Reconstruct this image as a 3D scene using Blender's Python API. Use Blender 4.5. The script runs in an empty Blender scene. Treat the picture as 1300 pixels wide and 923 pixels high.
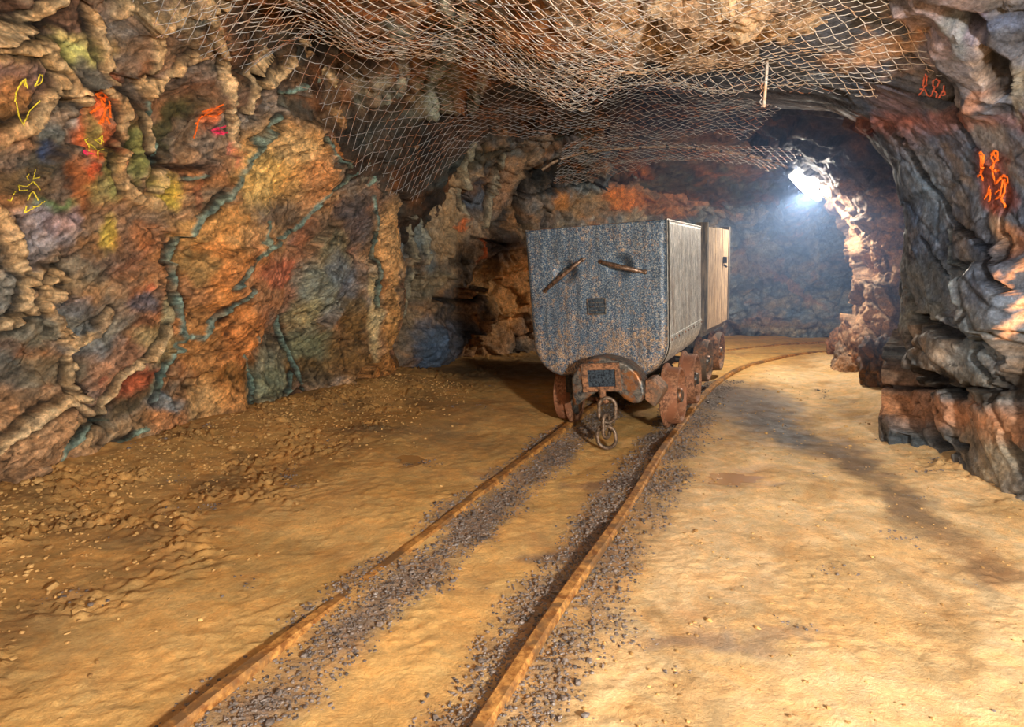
import bpy, bmesh, math, random
import numpy as np
from mathutils import Vector, Matrix

random.seed(7)
rng = np.random.default_rng(11)
SC = bpy.context.scene
COL = SC.collection
F = 857.0
TH = math.radians(6.4)
CH = 1.05
Q = 1.0
CT, ST = math.cos(TH), math.sin(TH)

# ------------------------------------------------------------------ camera
cd = bpy.data.cameras.new('camera')
cam = bpy.data.objects.new('camera', cd)
COL.objects.link(cam)
cam.location = (0, 0, CH)
cam.rotation_euler = (math.pi / 2 - TH, 0, 0)
cd.sensor_fit = 'HORIZONTAL'
cd.sensor_width = 36
cd.lens = 36 * F / 1300
cd.shift_y = -45.0 / 1300
cd.clip_start = 0.05
SC.camera = cam
SC.view_settings.view_transform = 'Standard'
SC.view_settings.look = 'None'
SC.view_settings.gamma = 1
SC.view_settings.use_curve_mapping = False
SC.view_settings.exposure = 0.0


def ray(px, py):
    a = (px - 650) / F
    b = (416.5 - py) / F
    return np.array([a, CT + b * ST, -ST + b * CT])


def W(px, py, y):
    d = ray(px, py)
    return np.array([0, 0, CH]) + d * (y / d[1])


def G(px, py, z=0.0):
    d = ray(px, py)
    return np.array([0, 0, CH]) + d * ((z - CH) / d[2])


def proj(P):
    q = P - np.array([0, 0, CH])
    dep = q[..., 1] * CT - q[..., 2] * ST
    up = q[..., 1] * ST + q[..., 2] * CT
    dep = np.where(dep < 0.05, 0.05, dep)
    return 650 + F * q[..., 0] / dep, 416.5 - F * up / dep


def lin(c):
    out = []
    for v in c[:3]:
        v = v / 255.0
        out.append(v / 12.92 if v <= 0.04045 else ((v + 0.055) / 1.055) ** 2.4)
    return np.array(out)


# ------------------------------------------------------------------ noise
_perm = rng.permutation(256).astype(np.int64)
_perm = np.concatenate([_perm, _perm, _perm, _perm])
_gr = rng.normal(size=(256, 3))
_gr /= np.linalg.norm(_gr, axis=1)[:, None]
_rv = rng.random((256, 4))


def _hash(i, j, k):
    return _perm[_perm[_perm[i & 255] + (j & 255)] + (k & 255)]


def perlin(P):
    I = np.floor(P).astype(np.int64)
    f = P - I
    u = f * f * f * (f * (f * 6 - 15) + 10)
    r = 0
    for a in (0, 1):
        wa = u[:, 0] if a else 1 - u[:, 0]
        for b in (0, 1):
            wb = u[:, 1] if b else 1 - u[:, 1]
            for c in (0, 1):
                wc = u[:, 2] if c else 1 - u[:, 2]
                g = _gr[_hash(I[:, 0] + a, I[:, 1] + b, I[:, 2] + c)]
                d = g[:, 0] * (f[:, 0] - a) + g[:, 1] * (f[:, 1] - b) + g[:, 2] * (f[:, 2] - c)
                r = r + wa * wb * wc * d
    return r * 1.6


def fbm(P, oct=4, gain=0.5, seed=0.0):
    s, a, t = 0, 1.0, 0
    Q = P + seed
    for _ in range(oct):
        s = s + a * perlin(Q)
        t += a
        a *= gain
        Q = Q * 2.03 + 17.3
    return s / t


def ridged(P, oct=4, seed=0.0):
    s, a, t = 0, 1.0, 0
    Q = P + seed
    for _ in range(oct):
        s = s + a * (1 - np.abs(perlin(Q)) * 2)
        t += a
        a *= 0.5
        Q = Q * 2.1 + 9.1
    return s / t


def voronoi(P, seed=0.0):
    """F1, F2 distance, random value of the nearest cell and the vector to its seed"""
    Q = P + seed
    I = np.floor(Q).astype(np.int64)
    n = len(P)
    f1 = np.full(n, 9.0)
    f2 = np.full(n, 9.0)
    hid = np.zeros(n, np.int64)
    vec = np.zeros((n, 3))
    for a in (-1, 0, 1):
        for b in (-1, 0, 1):
            for c in (-1, 0, 1):
                h = _hash(I[:, 0] + a, I[:, 1] + b, I[:, 2] + c)
                s = I + np.array([a, b, c]) + _rv[h][:, :3]
                d = Q - s
                dd = np.sqrt((d * d).sum(1))
                m = dd < f1
                f2 = np.where(m, f1, np.minimum(f2, dd))
                f1 = np.where(m, dd, f1)
                hid = np.where(m, h, hid)
                vec[m] = d[m]
    return f1, f2, _rv[hid], vec


def facets(P, scale, seed=0.0, tilt=1.0):
    """blocky rock: every Voronoi cell is a tilted plane, with a crack between cells"""
    f1, f2, r, v = voronoi(P * scale, seed)
    t = ((r[:, 0] - .5) * v[:, 0] + (r[:, 1] - .5) * v[:, 1] + (r[:, 2] - .5) * v[:, 2]) * 2 * tilt
    return (t + (r[:, 3] - .5) * 0.8) / scale, f2 - f1, r


def sstep(a, b, x):
    t = np.clip((x - a) / (b - a), 0, 1)
    return t * t * (3 - 2 * t)


def interp_spline(K, n_per):
    """Catmull-Rom through 2D/3D points, resampled by arc length"""
    K = np.array(K, float)
    E = np.vstack([2 * K[0] - K[1], K, 2 * K[-1] - K[-2]])
    out = []
    for i in range(1, len(E) - 2):
        p0, p1, p2, p3 = E[i - 1], E[i], E[i + 1], E[i + 2]
        for t in np.linspace(0, 1, 40, endpoint=False):
            out.append(0.5 * ((2 * p1) + (-p0 + p2) * t + (2 * p0 - 5 * p1 + 4 * p2 - p3) * t * t + (-p0 + 3 * p1 - 3 * p2 + p3) * t ** 3))
    out.append(E[-2])
    out = np.array(out)
    L = np.concatenate([[0], np.cumsum(np.linalg.norm(np.diff(out, axis=0), axis=1))])
    s = np.arange(0, L[-1], n_per)
    return s, np.stack([np.interp(s, L, out[:, k]) for k in range(K.shape[1])], 1)


# ------------------------------------------------------------------ mesh helpers
def mesh_from(name, V, Fq, mat, parent=None, smooth=True, cols=None, attrs=None):
    me = bpy.data.meshes.new(name)
    V = np.asarray(V, np.float32)
    Fq = np.asarray(Fq, np.int32)
    k = Fq.shape[1]
    me.vertices.add(len(V))
    me.vertices.foreach_set('co', V.ravel())
    me.loops.add(Fq.size)
    me.loops.foreach_set('vertex_index', Fq.ravel())
    me.polygons.add(len(Fq))
    me.polygons.foreach_set('loop_start', np.arange(0, Fq.size, k, dtype=np.int32))
    me.polygons.foreach_set('loop_total', np.full(len(Fq), k, np.int32))
    me.update(calc_edges=True)
    me.validate()
    me.polygons.foreach_set('use_smooth', np.full(len(Fq), smooth))
    if cols is not None:
        a = me.color_attributes.new('Col', 'FLOAT_COLOR', 'POINT')
        c = np.ones((len(V), 4), np.float32)
        c[:, :cols.shape[1]] = cols
        a.data.foreach_set('color', c.ravel())
    me.materials.append(mat)
    o = bpy.data.objects.new(name, me)
    COL.objects.link(o)
    if parent is not None:
        o.parent = parent
    return o


def grid_faces(n, m, flip=False):
    i, j = np.meshgrid(np.arange(n - 1), np.arange(m - 1), indexing='ij')
    a = (i * m + j).ravel()
    q = np.stack([a, a + 1, a + m + 1, a + m], 1)
    return q[:, ::-1] if flip else q


def tag(o, label=None, cat=None, group=None, kind=None):
    if label:
        o['label'] = label
    if cat:
        o['category'] = cat
    if group:
        o['group'] = group
    if kind:
        o['kind'] = kind
    return o


def empty(name, loc=(0, 0, 0), rot=(0, 0, 0)):
    o = bpy.data.objects.new(name, None)
    COL.objects.link(o)
    o.location = loc
    o.rotation_euler = rot
    return o


class MB:
    """collects shapes, links them as ONE mesh object"""
    def __init__(s):
        s.V, s.F = [], []

    def add(s, V, F):
        b = len(s.V)
        s.V += [tuple(v) for v in V]
        s.F += [tuple(b + i for i in f) for f in F]
        return s

    def box(s, c, d, rot=None, taper=1.0):
        x, y, z = (k / 2 for k in d)
        V = [Vector((a * x * (taper if e > 0 else 1), b * y * (taper if e > 0 else 1), e * z)) for e in (-1, 1) for a, b in ((-1, -1), (1, -1), (1, 1), (-1, 1))]
        if rot is not None:
            V = [rot @ v for v in V]
        V = [v + Vector(c) for v in V]
        return s.add(V, [(3, 2, 1, 0), (4, 5, 6, 7), (0, 1, 5, 4), (1, 2, 6, 5), (2, 3, 7, 6), (3, 0, 4, 7)])

    def tube(s, pts, r, n=10, closed=False, caps=True):
        P = [Vector(p) for p in pts]
        m = len(P)
        rs = r if isinstance(r, (list, tuple)) else [r] * m
        rings = []
        up = None
        for i in range(m):
            if closed:
                t = (P[(i + 1) % m] - P[i - 1]).normalized()
            else:
                t = (P[min(i + 1, m - 1)] - P[max(i - 1, 0)]).normalized()
            if up is None:
                up = t.orthogonal().normalized()
            up = (up - t * up.dot(t)).normalized()
            w = t.cross(up)
            rings.append([P[i] + (up * math.cos(2 * math.pi * k / n) + w * math.sin(2 * math.pi * k / n)) * rs[i] for k in range(n)])
        V = [v for q in rings for v in q]
        Fc = []
        for i in range(m if closed else m - 1):
            a, b = i * n, ((i + 1) % m) * n
            for k in range(n):
                Fc.append((a + k, a + (k + 1) % n, b + (k + 1) % n, b + k))
        if not closed and caps:
            Fc.append(tuple(range(n - 1, -1, -1)))
            Fc.append(tuple((m - 1) * n + k for k in range(n)))
        return s.add(V, Fc)

    def lathe(s, prof, n=40, axis='x', c=(0, 0, 0)):
        """prof: (along, radius) pairs"""
        V = []
        for a, r in prof:
            for k in range(n):
                t = 2 * math.pi * k / n
                p = {'x': (a, r * math.cos(t), r * math.sin(t)), 'y': (r * math.sin(t), a, r * math.cos(t)), 'z': (r * math.cos(t), r * math.sin(t), a)}[axis]
                V.append((p[0] + c[0], p[1] + c[1], p[2] + c[2]))
        Fc = []
        for i in range(len(prof) - 1):
            for k in range(n):
                Fc.append((i * n + k, i * n + (k + 1) % n, (i + 1) * n + (k + 1) % n, (i + 1) * n + k))
        return s.add(V, Fc)

    def prism(s, poly, y0, y1):
        """poly of (x, z), extruded along y"""
        n = len(poly)
        V = [(x, y0, z) for x, z in poly] + [(x, y1, z) for x, z in poly]
        Fc = [tuple(range(n)), tuple(range(2 * n - 1, n - 1, -1))]
        for k in range(n):
            Fc.append((k, n + k, n + (k + 1) % n, (k + 1) % n))
        return s.add(V, Fc)

    def build(s, name, mat, parent=None, smooth=False, bevel=0.0, seg=2, angle=35):
        me = bpy.data.meshes.new(name)
        me.from_pydata([tuple(v) for v in s.V], [], s.F)
        bm = bmesh.new()
        bm.from_mesh(me)
        bmesh.ops.recalc_face_normals(bm, faces=bm.faces)
        bm.to_mesh(me)
        bm.free()
        if smooth:
            me.polygons.foreach_set('use_smooth', [True] * len(me.polygons))
        me.materials.append(mat)
        o = bpy.data.objects.new(name, me)
        COL.objects.link(o)
        if parent is not None:
            o.parent = parent
        if bevel:
            b = o.modifiers.new('bevel', 'BEVEL')
            b.width = bevel
            b.segments = seg
            b.limit_method = 'ANGLE'
            b.angle_limit = math.radians(angle)
            me.polygons.foreach_set('use_smooth', [True] * len(me.polygons))
            try:
                w = o.modifiers.new('wn', 'WEIGHTED_NORMAL')
                w.keep_sharp = True
            except Exception:
                pass
        return o


# ------------------------------------------------------------------ materials
class NT:
    def __init__(s, name):
        s.m = bpy.data.materials.new(name)
        s.m.use_nodes = True
        s.t = s.m.node_tree
        s.t.nodes.clear()
        s.out = s.n('ShaderNodeOutputMaterial')
        s.b = s.n('ShaderNodeBsdfPrincipled')
        s.l(s.b.outputs[0], s.out.inputs[0])
        s.co = s.n('ShaderNodeTexCoord').outputs['Object']

    def n(s, t, **k):
        x = s.t.nodes.new(t)
        for a, b in k.items():
            setattr(x, a, b)
        return x

    def l(s, a, b):
        s.t.links.new(a, b)

    def put(s, sock, v):
        if isinstance(v, bpy.types.NodeSocket):
            s.l(v, sock)
        else:
            sock.default_value = v

    def scaled(s, sc):
        m = s.n('ShaderNodeMapping')
        s.l(s.co, m.inputs[0])
        m.inputs['Scale'].default_value = sc if hasattr(sc, '__len__') else (sc,) * 3
        return m.outputs[0]

    def noise(s, sc, det=4, rough=.6, dist=0.0):
        x = s.n('ShaderNodeTexNoise')
        s.l(s.scaled(sc), x.inputs['Vector'])
        x.inputs['Scale'].default_value = 1
        x.inputs['Detail'].default_value = det
        x.inputs['Roughness'].default_value = rough
        x.inputs['Distortion'].default_value = dist
        return x.outputs[0]

    def ramp(s, f, stops):
        r = s.n('ShaderNodeValToRGB')
        s.put(r.inputs[0], f)
        e = r.color_ramp.elements
        while len(e) < len(stops):
            e.new(0.5)
        for k, (p, c) in enumerate(stops):
            e[k].position = p
            c = tuple(c) if hasattr(c, '__len__') else (c, c, c)
            e[k].color = tuple(c)[:3] + (1,)
        return r.outputs[0]

    def mix(s, f, a, b, mode='MIX'):
        x = s.n('ShaderNodeMix', data_type='RGBA', blend_type=mode)
        s.put(x.inputs[0], f)
        for k, v in ((6, a), (7, b)):
            if isinstance(v, bpy.types.NodeSocket):
                s.l(v, x.inputs[k])
            else:
                v = tuple(v) if hasattr(v, '__len__') else (v, v, v)
                x.inputs[k].default_value = v[:3] + (1,)
        return x.outputs[2]

    def math(s, op, a, b=0.0):
        x = s.n('ShaderNodeMath', operation=op)
        s.put(x.inputs[0], a)
        s.put(x.inputs[1], b)
        return x.outputs[0]

    def bump(s, h, dist=.01, strength=1.0, prev=None):
        x = s.n('ShaderNodeBump')
        x.inputs['Distance'].default_value = dist
        x.inputs['Strength'].default_value = strength
        s.put(x.inputs['Height'], h)
        if prev is not None:
            s.l(prev, x.inputs['Normal'])
        return x.outputs[0]

    def set(s, col=None, rough=None, metal=None, normal=None, spec=None):
        if col is not None:
            if isinstance(col, bpy.types.NodeSocket):
                s.l(col, s.b.inputs['Base Color'])
            else:
                s.b.inputs['Base Color'].default_value = tuple(col)[:3] + (1,)
        if rough is not None:
            s.put(s.b.inputs['Roughness'], rough)
        if metal is not None:
            s.put(s.b.inputs['Metallic'], metal)
        if spec is not None:
            s.put(s.b.inputs['Specular IOR Level'], spec)
        if normal is not None:
            s.l(normal, s.b.inputs['Normal'])
        return s.m


def rock_material(name, rough_lo=.4, bump=.012, grain=60, contrast=1.0, spec=.28):
    n = NT(name)
    at = n.n('ShaderNodeAttribute', attribute_name='Col')
    col = at.outputs['Color']
    wet = at.outputs['Alpha']
    a = n.noise(14, 6, .7, .6)
    b = n.noise(grain, 5, .75)
    lo, hi = 1.1 - .62 * contrast, 1.15 + .75 * contrast
    va = n.ramp(a, [(.3, lo), (.5, 1.12), (.72, hi)])
    vb = n.ramp(b, [(.3, 1 - .5 * contrast), (.5, 1.0), (.7, 1 + .5 * contrast)])
    c = n.mix(1, col, va, 'MULTIPLY')
    c = n.mix(1, c, vb, 'MULTIPLY')
    hue = n.noise(7, 5, .65, 1.2)
    tint = n.ramp(hue, [(.36, (.80, .95, 1.15)), (.5, (1, 1, 1)), (.66, (1.18, .98, .76))])
    c = n.mix(.5, c, tint, 'MULTIPLY')
    r = n.ramp(n.noise(9, 4, .6), [(.35, rough_lo), (.65, min(1, rough_lo + .4))])
    rr = n.math('MULTIPLY', r, wet)
    nb = n.bump(n.noise(22, 8, .75, .4), bump * 1.6, .9)
    nb = n.bump(b, bump * .5, .8, nb)
    return n.set(c, rr, 0, nb, spec)


M = {}
M['rock'] = rock_material('rock', contrast=1.05)
M['floor'] = rock_material('clay_floor', .55, .006, 90, .35, .35)


def simple(name, c1, c2, sc=30, rough=.6, metal=0.0, bump=.002, lo=.4, hi=.6, det=5, c3=None, spec=.5):
    n = NT(name)
    f = n.noise(sc, det, .7)
    c = n.ramp(f, [(lo, lin(c1)), (hi, lin(c2))])
    if c3 is not None:
        g = n.noise(9, 4, .65, .5)
        c = n.mix(n.ramp(g, [(.47, 0.0), (.6, 1.0)]), c, tuple(lin(c3)))
    nb = n.bump(f, bump, .8)
    return n.set(c, rough, metal, nb, spec)


def paint_material(name, kind):
    n = NT(name)
    sp = n.noise(150 if kind == 'front' else (160, 160, 22), 5, .8)
    big = n.noise((9, 9, 5), 5, .7, .4)
    if kind == 'front':
        c = n.ramp(sp, [(.38, lin((8, 18, 32))), (.47, lin((42, 68, 96))), (.54, lin((82, 104, 120))), (.66, lin((186, 172, 146)))])
        rust = n.ramp(sp, [(.42, lin((96, 76, 60))), (.6, lin((206, 166, 118)))])
        sep = n.n('ShaderNodeSeparateXYZ')
        n.l(n.co, sep.inputs[0])
        low = n.ramp(n.math('ADD', n.math('MULTIPLY', sep.outputs[2], -1.0), 1.0), [(.3, 0.0), (.66, .20)])
        msk = n.math('ADD', n.math('MULTIPLY', n.math('SUBTRACT', n.noise(60, 5, .8), .5), 1.5), n.math('ADD', big, low))
        c = n.mix(n.ramp(msk, [(.55, 0.0), (.8, .75)]), c, rust)
    else:
        c = n.ramp(sp, [(.38, lin((76, 82, 88))), (.5, lin((176, 176, 172))), (.6, lin((240, 234, 222)))])
        c = n.mix(n.ramp(big, [(.5, 0.0), (.7, .6)]), c, tuple(lin((120, 90, 62))))
    run = n.noise((26, 26, 4), 5, .75, .3)
    c = n.mix(1, c, n.ramp(run, [(.36, .6), (.5, 1.0), (.64, 1.35)]), 'MULTIPLY')
    nb = n.bump(sp, .0015, .7)
    r = n.ramp(n.noise(25, 4), [(.35, .34), (.65, .6)])
    return n.set(c, r, .15, nb, .5)


M['tub'] = paint_material('tub_paint', 'front')
M['tub_side'] = paint_material('tub_side_paint', 'side')
M['rust'] = simple('rust', (76, 52, 38), (158, 112, 78), 45, .7, .2, .003, c3=(96, 80, 66))
M['wheel_rust'] = simple('wheel_rust', (96, 62, 44), (170, 122, 90), 55, .7, .2, .002, c3=(140, 90, 62))
M['cast'] = simple('cast_steel', (44, 50, 56), (120, 116, 108), 50, .42, .5, .003, c3=(142, 92, 52))
M['dark_steel'] = simple('dark_steel', (22, 22, 22), (62, 56, 48), 40, .6, .5, .002)
M['plate'] = simple('plate_steel', (30, 40, 52), (76, 92, 106), 80, .4, .5, .002)
M['handle'] = simple('handle_steel', (62, 44, 34), (140, 116, 98), 60, .4, .6, .002)
M['chain'] = simple('chain_steel', (74, 60, 48), (140, 118, 98), 60, .5, .5, .002)
M['rail'] = simple('rail_rust', (130, 80, 36), (206, 150, 82), 30, .5, .15, .003, c3=(120, 88, 56))
M['wood'] = simple('grey_wood', (118, 92, 66), (206, 176, 140), (60, 60, 7), .8, 0, .003)
M['wood_dark'] = simple('dark_wood', (52, 46, 40), (116, 104, 90), (60, 60, 7), .8, 0, .003)
M['wire'] = simple('wire', (206, 200, 190), (242, 238, 232), 9, .4, .15, .0005, c3=(222, 186, 150))
M['wire_dim'] = simple('wire_far', (186, 190, 194), (236, 236, 236), 9, .45, .3, .0005, c3=(206, 140, 96))
M['cable'] = simple('cable', (110, 84, 62), (190, 160, 130), 40, .6, .3, .001)
M['black'] = simple('black_rubber', (14, 14, 14), (34, 32, 30), 40, .5, 0, .001)
M['stone'] = simple('gravel_stone', (38, 34, 36), (150, 134, 122), 25, .5, 0, .002, lo=.3, hi=.75)
M['stone_tan'] = simple('clay_stone', (122, 86, 44), (214, 170, 104), 8, .75, 0, .002, lo=.35, hi=.65)


def flat(name, c, rough=.8):
    n = NT(name)
    f = n.noise(70, 4, .7)
    return n.set(n.mix(1, tuple(lin(c)), n.ramp(f, [(.35, .6), (.6, 1.15)]), 'MULTIPLY'), rough)


M['p_orange'] = flat('orange_paint', (250, 112, 20))
M['p_red'] = flat('faded_orange_paint', (214, 112, 88))
M['p_yellow'] = flat('yellow_chalk', (236, 214, 60))
M['p_pink'] = flat('pink_paint', (236, 50, 96))


# ------------------------------------------------------------------ surface patches
class Patch:
    """a rock surface: metric coordinates (A, B), base points P, displacement D, colour C, roughness factor R"""
    def __init__(s, A, B, P):
        s.n, s.m = P.shape[:2]
        s.A, s.B = np.meshgrid(A, B, indexing='ij')
        s.A, s.B = s.A.ravel(), s.B.ravel()
        du = np.gradient(P, axis=0)
        dv = np.gradient(P, axis=1)
        N = np.cross(du, dv)
        N /= np.maximum(np.linalg.norm(N, axis=2), 1e-9)[..., None]
        s.P = P.reshape(-1, 3)
        s.N = N.reshape(-1, 3)
        s.D = np.zeros(len(s.P))
        s.C = np.ones((len(s.P), 3)) * .3
        s.R = np.ones(len(s.P))
        s.px, s.py = proj(s.P)
        s.ok = s.P[:, 1] > .8
        wq = s.P * 9.0
        s.wa = fbm(wq, 3, seed=3.3) * .035
        s.wb = fbm(wq, 3, seed=41.7) * .035

    def orient(s, toward):
        d = (toward - s.P)
        if (d * s.N).sum(1).mean() < 0:
            s.N = -s.N

    def loc(s, px, py):
        q = (s.px - px) ** 2 + (s.py - py) ** 2 + np.where(s.ok, 0, 1e9)
        c = np.nonzero(q < q.min() + 12)[0]
        k = int(c[np.argmin(s.P[c, 1])])
        return s.A[k], s.B[k]

    def settle(s):
        """look features up on the relief as it stands"""
        s.px, s.py = proj(s.points())

    def blob(s, px, py, rx, ry, col, k=1.0, ang=0, rough=None, disp=0.0, warp=1.0, hard=.55):
        """a stain, painted shade or bulge at a spot of the surface, radii given as seen there"""
        a, b = s.loc(px, py)
        t = math.radians(ang)
        q1 = s.loc(px + rx * math.cos(t), py + rx * math.sin(t))
        q2 = s.loc(px - ry * math.sin(t), py + ry * math.cos(t))
        e1 = np.array([q1[0] - a, q1[1] - b])
        e2 = np.array([q2[0] - a, q2[1] - b])
        Mx = np.array([[e1[0], e2[0]], [e1[1], e2[1]]])
        if abs(np.linalg.det(Mx)) < 1e-7:
            return
        inv = np.linalg.inv(Mx)
        x = s.A - a + s.wa * warp * 1.6
        y = s.B - b + s.wb * warp * 1.6
        u = inv[0, 0] * x + inv[0, 1] * y
        v = inv[1, 0] * x + inv[1, 1] * y
        d = np.sqrt(u * u + v * v)
        w = 1 - sstep(hard, 1.25, d)
        if col is not None:
            s.C = s.C * (1 - (w * k)[:, None]) + lin(col) * (w * k)[:, None]
        if disp:
            s.D = s.D + w * disp
        if rough is not None:
            s.R = s.R * (1 - w * k) + rough * w * k

    def dist(s, pts, warp=1.0):
        L = [s.loc(*p) for p in pts]
        d = np.full(len(s.A), 9.0)
        x = s.A + s.wa * warp
        y = s.B + s.wb * warp
        for (x0, y0), (x1, y1) in zip(L[:-1], L[1:]):
            dx, dy = x1 - x0, y1 - y0
            q = dx * dx + dy * dy + 1e-9
            t = np.clip(((x - x0) * dx + (y - y0) * dy) / q, 0, 1)
            d = np.minimum(d, np.hypot(x - x0 - t * dx, y - y0 - t * dy))
        return d

    def stroke(s, pts, w, disp=0.0, col=None, k=1.0, warp=1.0, flat_top=False, rough=None):
        """ridge (disp > 0) or crack (disp < 0) along a line; w = half width in metres"""
        d = s.dist(pts, warp)
        g = 1 - sstep(w * (.55 if flat_top else .1), w * 1.1, d)
        if disp:
            s.D = s.D + g * disp
        if col is not None:
            s.C = s.C * (1 - (g * k)[:, None]) + lin(col) * (g * k)[:, None]
        if rough is not None:
            s.R = s.R * (1 - g) + rough * g

    def ridge(s, pts, w, h, col, k=.9):
        """a tan seam of sprayed mortar standing proud, with a thin crack down each side"""
        d = s.dist(pts, .8)
        wv = w * (1 + 3.5 * s.wa / .035 * .12)
        core = 1 - sstep(wv * .6, wv, d)
        s.D = s.D + core * h * (1 + .5 * s.wb / .035)
        edge = np.exp(-((d - wv * 1.14) / .011) ** 2)
        side = (fbm(s.P * 3.1, 2, seed=7.7) > -.12)
        s.D = s.D - edge * .030 * side
        pk = (k * np.clip(1.0 + 1.3 * fbm(s.P * 9, 3, seed=19), .35, 1))[:, None] * core[:, None]
        cc = lin(col)[None] * (1 + .7 * fbm(s.P * 30, 3, seed=29))[:, None]
        s.C = s.C * (1 - pk) + cc * pk
        s.D = s.D + core * fbm(s.P * 26, 3, seed=37) * .007
        s.C = s.C * (1 - (edge * side * .9)[:, None]) + lin((22, 16, 12)) * (edge * side * .9)[:, None]  # side cracks coloured near black, their shade painted in

    def points(s):
        return s.P + s.N * s.D[:, None]

    def build(s, name, mat, flip=False, keep=None):
        V = s.points()
        Fq = grid_faces(s.n, s.m, flip)
        if keep is not None:
            k = keep[Fq].all(1)
            Fq = Fq[k]
        o = mesh_from(name, V, Fq, mat, None, True, np.concatenate([np.clip(s.C, 0, 1), s.R[:, None]], 1))
        tag(o, kind='structure')
        return o


def palette_field(P, cols, scale, seed, stretch=(1, 1, 1)):
    """large mottled colour areas out of a list of stone colours"""
    Q = P * np.array(stretch) * scale
    w = fbm(Q * 1.3, 3, seed=seed + 5) * .9
    Q = Q + np.stack([w, np.roll(w, 11), -w], 1) * .6
    C = np.zeros((len(P), 3))
    T = np.zeros(len(P))
    for k, (c, wt) in enumerate(cols):
        f = np.exp((fbm(Q, 4, .55, seed + 13.7 * k)) * 9) * wt
        C += lin(c) * f[:, None]
        T += f
    return C / T[:, None]


ZF = -.15


def wall_patch(path, prof, step_s, step_h, top):
    s, XY = interp_spline([p[:2] for p in path], step_s)
    T = np.gradient(XY, axis=0)
    # smooth tangents
    ker = np.ones(15) / 15
    T = np.stack([np.convolve(np.pad(T[:, k], 7, 'edge'), ker, 'valid') for k in (0, 1)], 1)
    T /= np.linalg.norm(T, axis=1)[:, None]
    h = np.arange(ZF, top, step_h)
    return s, XY, T, h


def smooth_knots(K, x):
    K = np.array(K, float)
    xs = np.linspace(K[0, 0], K[-1, 0], 300)
    ys = np.interp(xs, K[:, 0], K[:, 1])
    ker = np.hanning(13)
    ker /= ker.sum()
    ys = np.convolve(np.pad(ys, 6, 'edge'), ker, 'valid')
    return np.interp(x, xs, ys)


def make_wall(path, off, step_s, step_h, top, side):
    """side = +1: interior lies to the right of the path"""
    s, XY, T, h = wall_patch(path, off, step_s, step_h, top)
    N2 = np.stack([T[:, 1], -T[:, 0]], 1) * side
    P = np.zeros((len(s), len(h), 3))
    o = off(s, h)
    P[:, :, 0] = XY[:, 0][:, None] + N2[:, 0][:, None] * o
    P[:, :, 1] = XY[:, 1][:, None] + N2[:, 1][:, None] * o
    P[:, :, 2] = h[None, :]
    p = Patch(s, h, P)
    ref = np.concatenate([np.repeat(N2[:, None, :], len(h), 1).reshape(-1, 2), np.zeros((len(s) * len(h), 1))], 1)
    if (ref * p.N).sum() < 0:
        p.N = -p.N
        p.flip = True
    else:
        p.flip = False
    return p


# ------------------------------------------------------------------ LEFT WALL
def off_left(s, h):
    k = smooth_knots([(-.15, 0), (.3, -.02), (.8, .02), (1.3, .08), (1.7, .13), (2.05, .25), (2.3, .48), (2.55, .95)], h)
    return np.repeat(k[None, :], len(s), 0)


LP = [(-2.5, -1.5), (-2.42, 0), (-2.33, 1.4), (-2.17, 2.55), (-1.93, 3.3), (-1.62, 4.1), (-1.34, 4.65), (-1.03, 5.15), (-.95, 5.5), (-1.15, 6.0), (-1.6, 6.5)]
wl = make_wall(LP, off_left, .0085 * Q, .0085 * Q, 2.75, 1)
P = wl.P
tilt = np.stack([P[:, 0], (P[:, 1] * .85 + P[:, 2] * .53) * .62, (P[:, 2] * .85 - P[:, 1] * .53) * 1.35], 1)
big, e1, r1 = facets(tilt + .10 * np.stack([fbm(P * 4, 3, seed=1), fbm(P * 4, 3, seed=2), fbm(P * 4, 3, seed=9)], 1), 1.9, 4.2, 1.1)
sm, e2, r2 = facets(tilt + .04 * np.stack([fbm(P * 9, 3, seed=1), fbm(P * 9, 3, seed=2), fbm(P * 9, 3, seed=9)], 1), 5.5, 8.2, 1.0)
wl.D += big * .16 + sm * .08 + fbm(P * 2.2, 3, seed=4) * .06 + fbm(tilt * 12, 5, .6, seed=6) * .015 + (ridged(tilt * 7, 4, seed=2) - .5) * .016
wl.D -= np.exp(-(e2 / .05) ** 2) * .012
wl.C = palette_field(tilt, [((112, 88, 62), 1.2), ((146, 108, 66), 1.4), ((84, 72, 60), 1.2), ((120, 112, 104), 1), ((150, 96, 48), 1), ((96, 96, 84), .8), ((128, 84, 62), .8)], 2.4, 2.0)
st = fbm(tilt * np.array([16, 16, 60.]), 4, seed=5)
wl.C *= (1.2 + .6 * st)[:, None]
q_ = tilt + .05 * np.stack([fbm(P * 11, 3, seed=71), fbm(P * 11, 3, seed=72), fbm(P * 11, 3, seed=73)], 1)
_, e3, r3 = facets(q_, 3.2, 61.2)
crk = np.exp(-(e3 / .022) ** 2) * sstep(-.15, .15, fbm(P * 2.6, 3, seed=77))
wl.D -= crk * .012
STREAK = fbm(tilt * np.array([22, 14, 60.]), 4, .7, seed=15)
FINE = ridged(tilt * np.array([20, 15, 34.]) + .4 * fbm(P * 8, 2, seed=81)[:, None], 4, seed=9) - .5
wl.D += STREAK * .006 + FINE * .010
TAN, TANL = (196, 158, 108), (206, 172, 124)
B = wl.blob
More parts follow.
